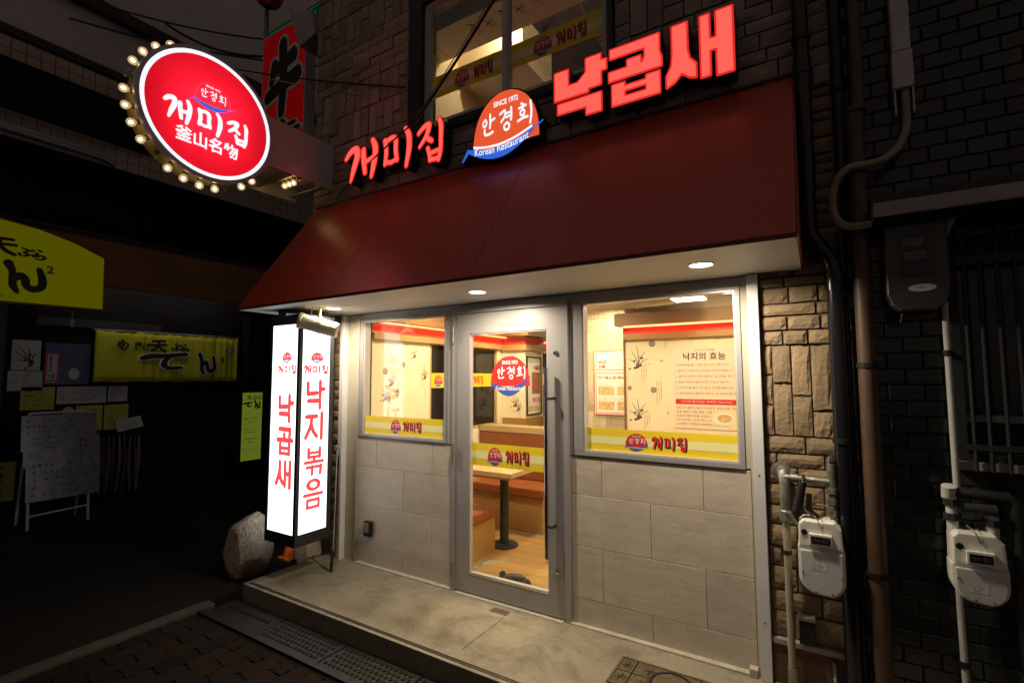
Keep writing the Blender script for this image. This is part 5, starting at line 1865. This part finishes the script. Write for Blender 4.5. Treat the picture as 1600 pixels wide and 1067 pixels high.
rect2('picture', (-0.745, -0.545, 1.10, 1.215), 'F', yo - .0004, 'film_pale', hp_)
flat('picture', e, [tuple(range(24))], 'F', yo - .001, 'print_white', hp_)
e = [(-0.648 + .055 * math.cos(a), 1.158 + .032 * math.sin(a)) for a in np.linspace(0, 2 * PI, 24, endpoint=False)]
flat('picture', e, [tuple(range(24))], 'F', yo - .0015, 'poster_food', hp_)

# panelled wall with menu board further back
bw = MB().box(-2.30, -1.40, 2.06, 2.14, 0, 2.22).build('room_panel_wall', 'panel_a', origin=(-1.9, 2.06, 0))
tag(bw, kind='structure')
PS = 0.21
PA = plate_data('wood_square', 'panel_a', PS / 3 - .002, .010, PS - .002, .0012)
PB = plate_data('wood_square', 'panel_b', PS - .002, .010, PS / 3 - .002, .0012)
for i in range(5):
    for j in range(6):
        xx, zz = -2.30 + i * PS, 0.93 + j * PS
        for q in range(3):
            if (i + j) % 2:
                place('wood_square', PA, bw, (xx + PS / 6 + q * PS / 3, 2.056, zz + PS / 2))
            else:
                place('wood_square', PB, bw, (xx + PS / 2, 2.056, zz + PS / 6 + q * PS / 3))
mb = thing('menu_board', (-1.8, 2.04, 1.1), 'white menu board with red border and food photos behind the right window', 'menu board')
MB().box(-2.005, -1.56, 2.040, 2.0505, 1.105, 1.775).build('board', 'print_red', mb, bevel=.003)
rect2('sheet', (-1.997, -1.568, 1.113, 1.767), 'F', 2.0395, 'print_white', mb)
for q in ((-1.985, -1.58, 1.57, 1.755), (-1.985, -1.58, 1.125, 1.545)):
    a, b, c, d = q
    lines('border', [(a, b, c, c + .006), (a, b, d - .006, d), (a, a + .006, c + .006, d - .006), (b - .006, b, c + .006, d - .006)], 'F', 2.0390, 'print_red', mb)
text('lettering', '50년', (-1.955, -1.865, 1.635, 1.675), 'F', 2.0390, 'print_red', mb, .03)
text('lettering', '전통', (-1.955, -1.875, 1.59, 1.625), 'F', 2.0390, 'print_red', mb, .03)
lines('print', scribble((-1.83, -1.60, 1.585, 1.735), 6, 4), 'F', 2.0390, 'print_brown', mb)
text('lettering', 'TV 베스트메뉴', (-1.965, -1.66, 1.475, 1.51), 'F', 2.0390, 'print_red', mb, .03)
for i in range(2):
    for j in range(2):
        a, c = -1.955 + i * .205, 1.16 + j * .155
        rect2('picture', (a, a + .17, c, c + .085), 'F', 2.0388, 'poster_food', mb)
        lines('print', scribble((a, a + .12, c + .092, c + .125), 2, i + j * 7), 'F', 2.0388, 'print_brown', mb)

# lamps inside
RLT = [(-2.75, 0.62, 'left window'), (-1.75, 0.75, 'door'), (-0.60, 0.72, 'right window'), (-2.75, 1.75, 'far bench'), (-1.80, 1.72, 'panelled wall'), (-2.6, 3.4, 'rear of the room')]
for (x, y, nm) in RLT:
    t = thing('ceiling_lamp', (x, y, 2.2), 'round recessed ceiling lamp inside, near the ' + nm, 'ceiling lamp', 'recessed lamps of the dining room')
    MB().lathe((x, y, 2.2195), (0, 0, -1), [(0, .085), (.006, .083), (.008, .072), (.003, .068)], 24).build('trim_ring', 'white_paint', t, smooth=True)
    MB().disc((x, y, 2.2155), (0, 0, -1), .067, 24).build('diffuser', 'room_lamp', t)
t = thing('box_lamp', (-0.78, 1.02, 2.08), 'small white box lamp fixed to the ceiling behind the right window', 'ceiling lamp')
MB().box(-0.91, -0.71, 0.96, 1.12, 2.105, 2.2195).build('housing', 'print_white', t, bevel=.006)
MB().box(-0.925, -0.695, 0.945, 1.135, 2.09, 2.104).build('flange', 'room_lamp_soft', t, bevel=.004)
t = thing('air_duct', (-1.3, 1.25, 2.1), 'round silver air duct running under the ceiling behind the right window', 'duct')
MB().tube([(-2.3, 1.30, 2.150), (-1.55, 1.30, 2.150), (-0.95, 1.22, 2.150)], .062, 18).build('pipe_run', 'duct', t, smooth=True)
for x in (-1.95, -1.62, -1.28):
    MB().lathe((x, 1.30 if x < -1.5 else 1.264, 2.150), (1, 0 if x < -1.5 else -.13, 0), [(-.02, .062), (-.016, .069), (.016, .069), (.02, .062)], 18).build('collar', 'duct', t, smooth=True)

# booth seats and table
t = thing('booth_bench', (-2.85, 0.58, 0), 'brown leather bench nearest the door glass, its wooden end facing the door', 'bench', 'booth benches')
MB().box(-3.24, -2.43, 0.20, 0.785, 0.0, 0.290).build('base', 'wood', t, bevel=.004)
MB().box(-3.245, -2.415, 0.22, 0.800, 0.2905, 0.375).build('seat', 'leather', t, bevel=.024, seg=4, smooth=True)
MB().box(-3.24, -2.43, 0.12, 0.215, 0.0, 0.86).build('backrest', 'leather', t, bevel=.02, seg=3)
t = thing('booth_bench', (-2.75, 1.6, 0), 'brown leather bench facing the door, with a wooden top rail', 'bench', 'booth benches')
MB().box(-3.24, -2.275, 1.375, 1.78, 0.0, 0.335).build('base', 'wood', t, bevel=.004)
MB().box(-3.245, -2.255, 1.345, 1.78, 0.3355, 0.425).build('seat', 'leather', t, bevel=.024, seg=4, smooth=True)
MB().box(-3.24, -2.27, 1.70, 1.80, 0.4255, 0.905).build('backrest', 'leather', t, bevel=.02, seg=4, smooth=True)
MB().box(-3.24, -2.26, 1.77, 1.86, 0.0, 0.975).build('back_panel', 'wood', t, bevel=.005)
MB().box(-3.245, -2.25, 1.69, 1.87, 0.9055, 0.972).build('top_rail', 'wood_pale', t, bevel=.006)
t = thing('dining_table', (-2.44, 0.98, 0), 'pale wooden table on a black pedestal seen through the door', 'table')
MB().box(-3.10, -2.16, 0.62, 1.18, 0.668, 0.708).build('table_top', 'wood_pale', t, bevel=.004)
MB().tube([(-2.44, 0.95, 0.014), (-2.44, 0.95, 0.667)], .040, 18).build('leg', 'black_sat', t, smooth=True)
MB().lathe((-2.44, 0.95, -0.0), (0, 0, 1), [(0, .125), (.014, .123), (.024, .105), (.026, 0)], 28).build('foot_plate', 'black_sat', t, smooth=True)
MB().box(-2.62, -2.19, 0.64, 0.66, 0.648, 0.667).build('under_rail', 'chrome', t)
# blue tape, shoes on the floor
for i, (p, w, l, a) in enumerate((((-2.36, 0.42), .025, .34, 1.4), ((-2.29, 0.55), .018, .26, 1.0), ((-2.35, 1.33), .022, .42, 0.05), ((-2.20, 1.42), .02, .2, 1.2))):
    o = MB().box(p[0] - l / 2, p[0] + l / 2, p[1] - w / 2, p[1] + w / 2, 0.0006, 0.0014).build('masking_tape', 'tape_blue', None)
    o.rotation_euler = (0, 0, a)
    tag(o, 'pale blue masking tape on the floor, ' + ('long one by the near bench', 'short one crossing at the near bench', 'long one along the far bench', 'short one at the far bench corner')[i], 'tape', 'masking tape on the floor')
for i, (x, y, a, s) in enumerate(((-1.955, 0.300, .5, 1.0), (-1.80, 0.245, 2.2, .8))):
    t = thing('shoe', (x, y, 0), ('round-toed black shoe on the floor just inside the door glass', 'second black shoe lying nearer the door handle')[i], 'shoe', 'black shoes inside the door')
    m = MB()
    d = Vector((math.cos(a), math.sin(a), 0))
    m.tube([Vector((x, y, .03)) - d * .10 * s, Vector((x, y, .034)) - d * .06 * s, Vector((x, y, .032)), Vector((x, y, .028)) + d * .06 * s, Vector((x, y, .022)) + d * .10 * s], [.016, .030, .032, .033, .014], 12)
    m.build('upper', 'black', t, smooth=True)
    m = MB()
    m.tube([Vector((x, y, .008)) - d * .10 * s, Vector((x, y, .008)) + d * .10 * s], [.008, .008], 8)
    m.build('sole', 'rubber', t)
    m = MB()
    m.tube([Vector((x, y, .045)) - d * .07 * s, Vector((x, y, .075)) - d * .075 * s], [.026, .022], 12, caps=False)
    m.build('collar', 'black', t, smooth=True)

# ================================================================== ROOM UPSTAIRS
u = MB()
u.box(-3.9, 0.1, 0.26, 4.2, 4.90, 4.98)
uc = u.build('upper_ceiling', 'black_sat')
tag(uc, kind='structure')
ub = MB().box(-3.9, 0.1, 4.2, 4.26, 3.1, 4.9).build('upper_wall_back', 'cornice')
tag(ub, kind='structure')
ul = MB().box(-3.0, -2.95, 0.26, 4.2, 3.1, 4.9).build('upper_wall_left', 'wallpaper')
tag(ul, kind='structure')
ur = MB().box(0.05, 0.1, 0.26, 4.2, 3.1, 4.9).build('upper_wall_right', 'wall_cream')
tag(ur, kind='structure')
uf = MB().box(-3.9, 0.1, 0.26, 4.2, 3.06, 3.10).build('upper_floor', 'wood')
tag(uf, kind='structure')
# wallpapered bulkhead right behind the window head
bk = MB().box(-2.949, 0.049, 0.262, 0.62, 4.50, 4.899).build('upper_bulkhead', 'wallpaper')
tag(bk, kind='structure')
for i in range(10):
    xx = -2.45 + i * .15
    brush('printed_plant', ('plant', 'bird')[i % 2], (xx, xx + .12, 0.34, 0.50), 'T', 4.4990, 'print_brown', bk, .004)
    lines('printed_script', [(xx + .08 + c * .016, xx + .087 + c * .016, .36 + q * .016, .369 + q * .016) for c in range(2) for q in range(8)], 'T', 4.4985, 'print_grey', bk)
# second bulkhead further back, red-lit
MB().box(-2.949, -2.2, 0.9, 1.5, 4.45, 4.899).build('box_beam', 'wallpaper', ul)
MB().box(-2.949, -2.55, 1.6, 4.2, 4.15, 4.3).build('led_recess', 'led_wash_red', ul)
MB().box(-2.949, -2.5, 1.6, 4.2, 4.30, 4.45).build('cornice', 'wood', ul)
MB().box(-2.54, -2.52, 1.65, 4.1, 4.12, 4.14).build('led_strip', 'led_red', ul)
t = thing('air_duct', (-1.2, 1.6, 4.6), 'silver air duct under the dark ceiling upstairs', 'duct')
MB().tube([(-2.1, 2.0, 4.72), (-0.1, 1.2, 4.66)], .13, 20).build('pipe_run', 'duct', t, smooth=True)
MB().tube([(-0.8, 0.6, 4.70), (-0.9, 1.6, 4.70)], .09, 18).build('branch', 'duct', t, smooth=True)
for q in (.3, .6):
    MB().lathe((-2.1 + 2 * q, 2.0 - .8 * q, 4.72 - .06 * q), (2, -.8, -.06), [(-.02, .13), (-.015, .14), (.015, .14), (.02, .13)], 20).build('collar', 'duct', t)
t = thing('ceiling_rail', (-1.6, 0.9, 4.6), 'perforated steel hanger rail under the ceiling upstairs', 'rail')
m = MB()
m.box(-1.64, -1.60, 0.64, 1.5, 4.70, 4.705)
m.build('strip', 'galv', t)
m = MB()
for q in range(14):
    m.box(-1.63, -1.61, .67 + q * .06, .70 + q * .06, 4.6985, 4.6995)
m.build('slots', 'black', t)
for (x, y, nm) in ((-2.3, 0.78, 'left side upstairs'), (-0.9, 0.80, 'right side upstairs')):
    t = thing('ceiling_lamp', (x, y, 4.78), 'lamp glowing inside the upper room, ' + nm, 'ceiling lamp', 'lamps upstairs')
    MB().tube([(x, y, 4.84), (x, y, 4.90)], .006, 6).build('cord', 'black', t)
    MB().lathe((x, y, 4.78), (0, 0, 1), [(0, .0), (.004, .05), (.02, .055), (.05, .04), (.07, .012)], 18).build('shade', 'upstairs_lamp', t)
t = thing('wall_screen', (-2.9, 1.3, 3.8), 'small bright bluish screen in the lower left of the upstairs window', 'screen')
MB().box(-2.945, -2.925, 1.2, 1.6, 3.82, 4.06).build('frame', 'black', t)
rect2('display', (1.215, 1.585, 3.835, 4.045), 'S', -2.9240, 'screen', t)

# ================================================================== ACROSS THE ALLEY (LEFT)
LB = thing('opposite_building', (-7.8, 0.5, STREET), 'dark building across the alley with plaster upper storey over a shop', 'building')
MB().box(-9.0, -7.50, -9.0, 8.0, 5.30, 9.5).build('upper_wall', 'far_plaster', LB)
m = MB()
m.box(-9.0, -7.45, -9.0, 8.0, 4.14, 5.30)
par = m.build('tile_band', 'far_dark', LB)
# band tiles as relief: rows joined
FT = MB()
for i in range(60):
    for j in range(9):
        y = -2.6 + i * .125
        z = 4.15 + j * .125
        FT.box(-7.45, -7.443, y + .004, y + .121, z + .004, z + .121)
o = FT.build('band_tiles', 'far_tile', LB, fixn=False)
tag(o, kind='stuff')
m = MB()
m.box(-7.51, -7.43, -9.0, 8.0, 5.305, 5.40)
m.build('band_capping', 'far_dark', LB)
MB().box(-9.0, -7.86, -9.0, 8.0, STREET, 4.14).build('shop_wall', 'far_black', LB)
MB().box(-7.86, -7.35, -9.0, 8.0, 3.18, 3.22).build('canopy_shelf', 'far_dark', LB)
MB().box(-7.42, -7.34, -9.0, 8.0, 2.62, 3.18).build('canopy_board', 'far_brown', LB, bevel=.01)
MB().box(-7.86, -7.34, -9.0, 8.0, 3.225, 3.26).build('canopy_top', 'far_dark', LB)
MB().tube([(-7.30, -6.0, 4.20), (-7.30, -0.55, 4.20), (-7.30, -0.40, 4.16)], .06, 12).build('band_pipe', 'steel_dull', LB, smooth=True)
MB().box(-7.50, -7.36, -4.0, 0.0, 4.45, 5.0).build('band_box', 'far_black', LB)
MB().box(-7.85, -7.80, -0.9, 0.4, 2.14, 2.24).build('sign_rail', 'black_sat', LB)
# upper beam and duct on the plaster wall
MB().box(-7.49, -7.38, -9.0, 8.0, 6.05, 6.20).build('wall_beam', 'far_dark', LB)
# door posts and glass of the shop
for y in (-1.22, 1.60):
    MB().box(-7.858, -7.80, y, y + .07, STREET, 2.5).build('door_post', 'black_sat', LB)
# big backlit sign
t = thing('shop_sign', (-7.2, -1.3, 2.28), 'large dim yellow backlit sign with black brush lettering, top left shop', 'shop sign')
sp = [(-2.9, 2.28), (-0.46, 2.30), (-0.47, 2.935), (-0.75, 3.06), (-1.05, 3.145), (-1.4, 3.19), (-1.8, 3.21), (-2.9, 3.22)]
MB().prism(sp, 0, -7.33, -7.20).build('casing', 'far_brown', t)
c = np.array([(-1.6, 2.75)])
spi = [tuple(np.array(p) + (np.array((-1.6, 2.75)) - np.array(p)) * np.array((.018, .045))) for p in sp]
v, f = loops2d([spi])
flat('face', v, f, 'S', -7.198, 'far_sign', t)
brush('lettering', 'n', (-1.335, -1.01, 2.415, 2.73), 'S', -7.195, 'print_black', t, .015)
brush('lettering', 'te', (-1.95, -1.42, 2.42, 2.75), 'S', -7.195, 'print_black', t, .015)
brush('lettering', 'bura', (-1.23, -1.01, 2.79, 2.91), 'S', -7.195, 'print_black', t, .02)
brush('lettering', 'ten', (-1.50, -1.26, 2.81, 2.99), 'S', -7.195, 'print_black', t, .01)
text('lettering', '2', (-1.0, -0.935, 2.66, 2.745), 'S', -7.195, 'sign_red', t, .04)
text('lettering', 'てん', (-1.36, -1.24, 2.345, 2.38), 'S', -7.195, 'print_black', t)
# lamp bracket below sign
t = thing('small_spotlight', (-7.3, -0.72, 2.1), 'tiny spotlight on a rod under the big yellow sign', 'spotlight')
MB().tube([(-7.3, -0.72, 2.279), (-7.3, -0.72, 2.18)], .008, 6).build('rod', 'steel_dull', t)
MB().lathe((-7.3, -0.72, 2.18), (0, 0, -1), [(0, .022), (.03, .026), (.08, .02), (.10, 0)], 10).build('head', 'cream_pipe', t)

# noren: three cloth panels hung from a rod
t = thing('noren_curtain', (-7.8, 0.55, 1.46), 'yellow cloth shop curtain with black brush characters over the dark doorway', 'curtain')


def cloth(y0, y1, z0, z1, seed):
    nx, nz = 24, 8
    V, F = [], []
    for j in range(nz + 1):
        for i in range(nx + 1):
            a, b = i / nx, j / nz
            y = y0 + (y1 - y0) * a
            z = z0 + (z1 - z0) * b + (0.006 * math.sin(a * 9 + seed) if j == 0 else 0)
            V.append((-7.80 + 0.012 * (1 - b * .7) * math.sin(a * 8 + seed) + .006 * math.sin(a * 23 + seed * 2), y, z))
    W = nx + 1
    for j in range(nz):
        for i in range(nx):
            F.append((j * W + i, j * W + i + 1, (j + 1) * W + i + 1, (j + 1) * W + i))
    return mk_obj('cloth_panel', V, F, 'cloth_yellow', t)


for i, (a, b) in enumerate(((-0.335, 0.215), (0.219, 0.615), (0.619, 1.145), (1.151, 1.48))):
    o = cloth(a, b, 1.455, 2.12, i * 1.7)
    for p in o.data.polygons:
        p.use_smooth = True
    sm = o.modifiers.new('thickness', 'SOLIDIFY')
    sm.thickness = 0.003
MB().tube([(-7.80, -0.36, 2.125), (-7.80, 1.52, 2.135)], .010, 8).build('rod', 'steel_dull', t)
for (gl, r) in (('te', (0.20, 0.72, 1.60, 1.87)), ('n', (0.89, 1.14, 1.56, 1.86))):
    brush('lettering', gl, r, 'S', -7.776, 'print_white', t, .05)
    brush('lettering', gl, r, 'S', -7.773, 'print_black', t, .01)
brush('lettering', 'ten', (0.28, 0.46, 1.87, 2.04), 'S', -7.773, 'print_black', t, .02)
text('lettering', '揚げ', (0.08, 0.27, 1.88, 1.99), 'S', -7.773, 'print_black', t, .04)
brush('lettering', 'bura', (0.54, 0.76, 1.88, 1.99), 'S', -7.773, 'print_black', t, .03)
text('lettering', '2', (1.22, 1.27, 1.735, 1.82), 'S', -7.773, 'print_black', t, .05)
text('lettering', '旬', (-0.12, 0.02, 1.88, 2.01), 'S', -7.773, 'print_black', t, .04, rot=-.5)
text('lettering', '名物', (1.29, 1.41, 1.83, 2.0), 'S', -7.773, 'print_blue', t, .0, rot=-.45)
# fluorescent tube over the curtain
t = thing('tube_light', (-7.6, 0.35, 2.75), 'dim tube light tucked behind the brown canopy board above the curtain', 'tube light')
MB().box(-7.49, -7.425, -0.70, 1.40, 2.78, 2.83).build('fitting', 'steel_dull', t)
MB().tube([(-7.455, -0.68, 2.76), (-7.455, 1.38, 2.76)], .014, 8).build('tube', 'far_tube', t)

# lit menu stand
t = thing('menu_stand', (-7.3, 1.46, STREET), 'slim yellow-green lit menu stand right of the yellow curtain', 'menu stand')
MB().box(-7.42, -7.30, 1.29, 1.63, 0.22, 1.30).build('casing', 'far_black', t, bevel=.004)
MB().box(-7.43, -7.31, 1.30, 1.62, STREET, 0.219).build('foot', 'far_black', t)
rect2('face', (1.305, 1.615, 0.27, 1.28), 'S', -7.298, 'far_menu', t)
brush('lettering', 'te', (1.33, 1.45, 1.06, 1.14), 'S', -7.296, 'print_black', t, .04)
brush('lettering', 'n', (1.49, 1.58, 1.03, 1.16), 'S', -7.296, 'print_black', t, .03)
text('lettering', '天ぷら', (1.37, 1.60, 1.17, 1.24), 'S', -7.296, 'print_black', t, .02)
for q in range(4):
    lines('print', scribble((1.34, 1.58, .36 + q * .15, .36 + q * .15 + .10), 2, q + 60), 'S', -7.296, 'print_grey', t)

# sandwich board with handwritten sheets
t = thing('sandwich_board', (-7.2, -0.78, STREET), 'white-framed folding board covered with handwritten sheets across the alley', 'sandwich board')
m = MB()
for y in (-1.03, -0.52):
    m.tube([(-7.14, y, STREET), (-7.30, y, 1.12)], .014, 8)
    m.tube([(-7.52, y, STREET), (-7.31, y, 1.12)], .014, 8)
m.tube([(-7.16, -1.03, 0.04), (-7.16, -0.52, 0.06)], .012, 8)
m.tube([(-7.30, -1.03, 1.12), (-7.30, -0.52, 1.12)], .012, 8)
m.build('leg_frame', 'paper', t, smooth=True)
for i, (a, b, c, d) in enumerate(((-1.10, -0.45, 0.72, 1.10), (-1.08, -0.66, 0.55, 0.84), (-1.06, -0.43, 0.19, 0.62), (-0.66, -0.43, 0.45, 0.86))):
    xo = -7.175 + i * .006 - .0
    MB().add([(xo + .02 - (c - .2) * .14 * 1.0, a, c), (xo + .02 - (c - .2) * .14, b, c), (xo + .02 - (d - .2) * .14, b, d), (xo + .02 - (d - .2) * .14, a, d)], [(0, 1, 2, 3)]).build('sheet', 'paper_dull', t, fixn=False)
    V, F = [], []
    for (u0, u1, v0, v1) in scribble((a + .04, b - .04, c + .03, d - .03), 5, 70 + i, .6):
        o = len(V)
        xx = lambda vv: xo + .0215 - (vv - .2) * .14
        V += [(xx(v0), u0, v0), (xx(v0), u1, v0), (xx(v1), u1, v1), (xx(v1), u0, v1)]
        F.append((o, o + 1, o + 2, o + 3))
    tag(mk_obj('handwriting', V, F, 'ink', t), kind='stuff')

# posters on the shop wall
PST = [((-1.08, -0.83, 1.60, 1.95), 'paper', 'white notice with loose brush writing, leftmost on the shop wall', 'brush'),
       ((-1.10, -0.80, 1.36, 1.59), 'paper', 'white leaflet below the brush-written notice', 'text'),
       ((-0.79, -0.36, 1.43, 1.93), 'poster_navy', 'navy blue poster left of the yellow curtain', 'navy'),
       ((-0.98, -0.68, 1.13, 1.40), 'paper_yellow', 'pale yellow sheet above the sandwich board', 'text'),
       ((-0.66, -0.17, 1.19, 1.40), 'paper', 'wide pale sheet under the navy poster', 'text'),
       ((-0.15, 0.06, 1.20, 1.40), 'paper', 'small pale sheet next to the wide one below the curtain', 'text'),
       ((-0.47, -0.20, 0.84, 1.16), 'paper_yellow', 'yellow menu sheet, left of the two below the curtain', 'menu'),
       ((-0.18, 0.08, 0.84, 1.16), 'paper_yellow', 'yellow menu sheet, right of the two below the curtain', 'menu'),
       ((-1.30, -0.98, 0.12, 0.56), 'paper_yellow', 'yellow sheet low at the left edge', 'menu'),
       ((-1.42, -1.24, 1.90, 2.25), 'paper', 'narrow white sign with vertical writing at the left edge', 'vert')]
for i, (r, mm, lab, kd) in enumerate(PST):
    t = thing('wall_poster', (-7.85, (r[0] + r[1]) / 2, r[2]), lab, 'poster', 'posters on the opposite shop wall')
    MB().box(-7.859, -7.852, r[0], r[1], r[2], r[3]).build('sheet', mm, t)
    w, h = r[1] - r[0], r[3] - r[2]
    if kd == 'brush':
        brush('writing', 'plant', (r[0] + .03, r[1] - .03, r[2] + .05, r[3] - .05), 'S', -7.851, 'ink', t, .015, .5)
    elif kd == 'navy':
        rect2('red_strip', (r[0] + .01, r[0] + .13, r[2] + .01, r[3] - .12), 'S', -7.8512, 'sign_red', t)
        rect2('white_strip', (r[0] + .025, r[0] + .115, r[2] + .025, r[3] - .135), 'S', -7.8508, 'paper', t)
        text('writing', '生\nビ\nール', (r[0] + .04, r[0] + .10, r[2] + .06, r[3] - .15), 'S', -7.8502, 'ink', t, .04)
        text('writing', '390円', (r[0] + .03, r[0] + .11, r[2] + .03, r[2] + .055), 'S', -7.8502, 'ink', t, .04)
        e = [(r[0] + .28 + .055 * math.cos(a), r[2] + .13 + .07 * math.sin(a)) for a in np.linspace(0, 2 * PI, 16, endpoint=False)]
        flat('picture', e, [tuple(range(16))], 'S', -7.8510, 'paper', t)
    elif kd == 'vert':
        lines('writing', [(r[0] + .06, r[1] - .06, r[3] - .05 - q * .034, r[3] - .028 - q * .034) for q in range(9)], 'S', -7.851, 'ink', t)
    else:
        lines('writing', scribble((r[0] + .03, r[1] - .03, r[2] + .03, r[3] - .03), 5 if kd == 'menu' else 4, 90 + i, .7), 'S', -7.851, 'ink', t)
# round stickers
for (y, z, lab) in ((-0.54, 1.10, 'small round white sticker between the yellow sheets'), (-1.27, 1.60, 'round white sticker at the far left edge')):
    o = MB().lathe((-7.858, y, z), (1, 0, 0), [(0, .055), (.004, .055), (.004, 0)], 20).build('round_sticker', 'paper', None)
    tag(o, lab, 'sticker')
# note board and hanging straps
t = thing('tilted_note', (-7.8, 0.12, 0.75), 'tilted small white handwritten note above the wrapped bundle', 'note')
MB().add([(-7.78, -0.05, .80), (-7.78, .24, .86), (-7.80, .20, 1.0), (-7.80, -.08, .95)], [(0, 1, 2, 3)]).build('sheet', 'paper', t, fixn=False)
lines('writing', scribble((0.0, .17, .86, .93), 3, 31), 'S', -7.772, 'ink', t)
t = thing('wrapped_bundle', (-7.75, 0.05, STREET), 'bundle of shiny wrapped umbrellas hanging below the tilted note', 'bundle')
r_ = random.Random(5)
for i in range(9):
    y = -0.25 + i * .055
    m = MB()
    zt = .80 - r_.random() * .05
    m.tube([(-7.76 + r_.uniform(-.03, .03), y, zt), (-7.75, y + r_.uniform(-.02, .02), .45), (-7.76, y + r_.uniform(-.03, .03), -.02 + r_.random() * .1)], [.010, .026, .012], 7)
    m.build('umbrella', 'straw' if i % 2 else 'plastic_wrap', t, smooth=True)

# red vertical sign and green sign further along the alley
t = thing('red_banner_sign', (-5.45, 0.5, 4.4), 'tall red vertical sign with black white-edged characters behind the round sign', 'banner sign')
RX0, RX1, RY = -5.72, -4.86, 0.50
MB().box(RX0, RX1, RY, RY + .14, 4.22, 5.72).build('casing', 'sign_box', t)
rect2('face', (RX0 + .02, RX1 - .012, 4.24, 5.70), 'F', RY - .002, 'red_lit', t)
brush('lettering', 'gyu', (RX0 + .12, RX1 - .12, 4.66, 5.48), 'F', RY - .005, 'print_white', t, .07)
brush('lettering', 'gyu', (RX0 + .12, RX1 - .12, 4.66, 5.48), 'F', RY - .008, 'print_black', t, .02)
brush('lettering', 'gyu', (RX0 + .14, RX1 - .10, 4.27, 4.52), 'F', RY - .005, 'print_white', t, .075)
brush('lettering', 'gyu', (RX0 + .14, RX1 - .10, 4.27, 4.52), 'F', RY - .008, 'print_black', t, .0)
MB().tube([(RX0 - .03, RY + .05, 4.2), (RX0 - .03, RY + .05, 7.0)], .03, 8).build('mast', 'steel_dull', t, smooth=True)
t = thing('green_sign', (-5.6, 1.0, 5.9), 'small green sign with pale characters above the red vertical sign', 'sign')
MB().box(-6.5, -5.2, 1.0, 1.08, 5.98, 6.40).build('casing', 'sign_green', t)
lines('border', [(-6.48, -5.22, 6.01, 6.03), (-6.48, -5.22, 6.35, 6.37)], 'F', .997, 'green_lit', t)
text('lettering', '居酒屋', (-6.35, -5.35, 6.07, 6.32), 'F', .996, 'green_lit', t, .02)
t = thing('wall_floodlight', (-4.4, 0.2, 5.2), 'grey boxy floodlight on the wall beside the red sign', 'floodlight')
MB().prism([(-4.62, 5.42), (-4.30, 5.30), (-4.22, 5.02), (-4.42, 4.98)], 1, 0.16, 0.34).build('housing', 'far_plaster', t, bevel=.008)
MB().prism([(-4.66, 5.44), (-4.62, 5.45), (-4.40, 4.96), (-4.45, 4.95)], 1, 0.14, 0.36).build('visor', 'far_plaster', t)
MB().tube([(-4.28, .25, 5.15), (-3.96, .15, 5.05)], .015, 8).build('arm', 'steel_dull', t)
t = thing('lantern', (-4.9, 0.9, 6.3), 'coloured lantern peeking in at the top edge above the green sign', 'lantern')
MB().lathe((-5.55, 0.45, 6.05), (0, 0, 1), [(0, .05), (.05, .13), (.18, .18), (.32, .13), (.38, .05)], 16).build('shade', 'sign_red', t, smooth=True)
MB().lathe((-5.55, 0.45, 6.43), (0, 0, 1), [(0, .05), (.02, .05), (.02, .0)], 16).build('cap', 'black', t)
MB().tube([(-5.55, 0.45, 6.45), (-5.55, 0.45, 7.2)], .01, 6).build('cord', 'black', t)
# far end of the alley: dark closing wall
eb = thing('alley_end_building', (-6, 8.2, STREET), 'unlit building closing the far end of the alley', 'building')
MB().box(-9.0, -3.0, 8.0, 8.6, STREET, 9.5).build('wall', 'far_dark', eb)
MB().box(-6.2, -5.2, 7.96, 7.999, STREET, 2.1).build('door', 'far_black', eb)
# restaurant's flank wall along the alley
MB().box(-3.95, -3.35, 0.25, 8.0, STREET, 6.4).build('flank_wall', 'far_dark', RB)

# ================================================================== CABLES
def cable(name, a, b, sag, r, label, m='black', n=14):
    a, b = Vector(a), Vector(b)
    pts = [a.lerp(b, i / n) - Vector((0, 0, sag * 4 * (i / n) * (1 - i / n))) for i in range(n + 1)]
    o = MB().tube(pts, r, 6).build(name, m, None)
    return tag(o, label, 'cable', 'overhead cables')


cable('overhead_cable', (-1.55, -0.25, 4.25), (-2.50, -0.20, 3.42), .03, .010, 'twisted black cable crossing the upstairs window diagonally')
cable('overhead_cable', (-1.56, -0.252, 4.27), (-2.50, -0.202, 3.44), .015, .004, 'thin pale wire twisted beside the diagonal cable', 'galv')
cable('overhead_cable', (-2.50, -0.20, 3.42), (-3.60, -0.03, 3.10), -.03, .006, 'black cable passing behind the small brush letters')
cable('overhead_cable', (-2.76, -0.04, 3.86), (-5.64, -0.02, 5.05), .03, .008, 'thin cable from the upstairs window to the round sign')
cable('overhead_cable', (-7.35, -0.9, 5.75), (-5.0, 1.3, 5.55), .12, .014, 'lower sagging cable in front of the plaster wall')
cable('overhead_cable', (-7.35, -0.5, 6.15), (-4.6, 1.5, 5.85), .16, .012, 'upper sagging cable in front of the plaster wall')
cable('overhead_cable', (-7.40, 0.1, 6.35), (-5.6, 0.9, 5.75), .22, .018, 'thick looping cable near the red vertical sign')
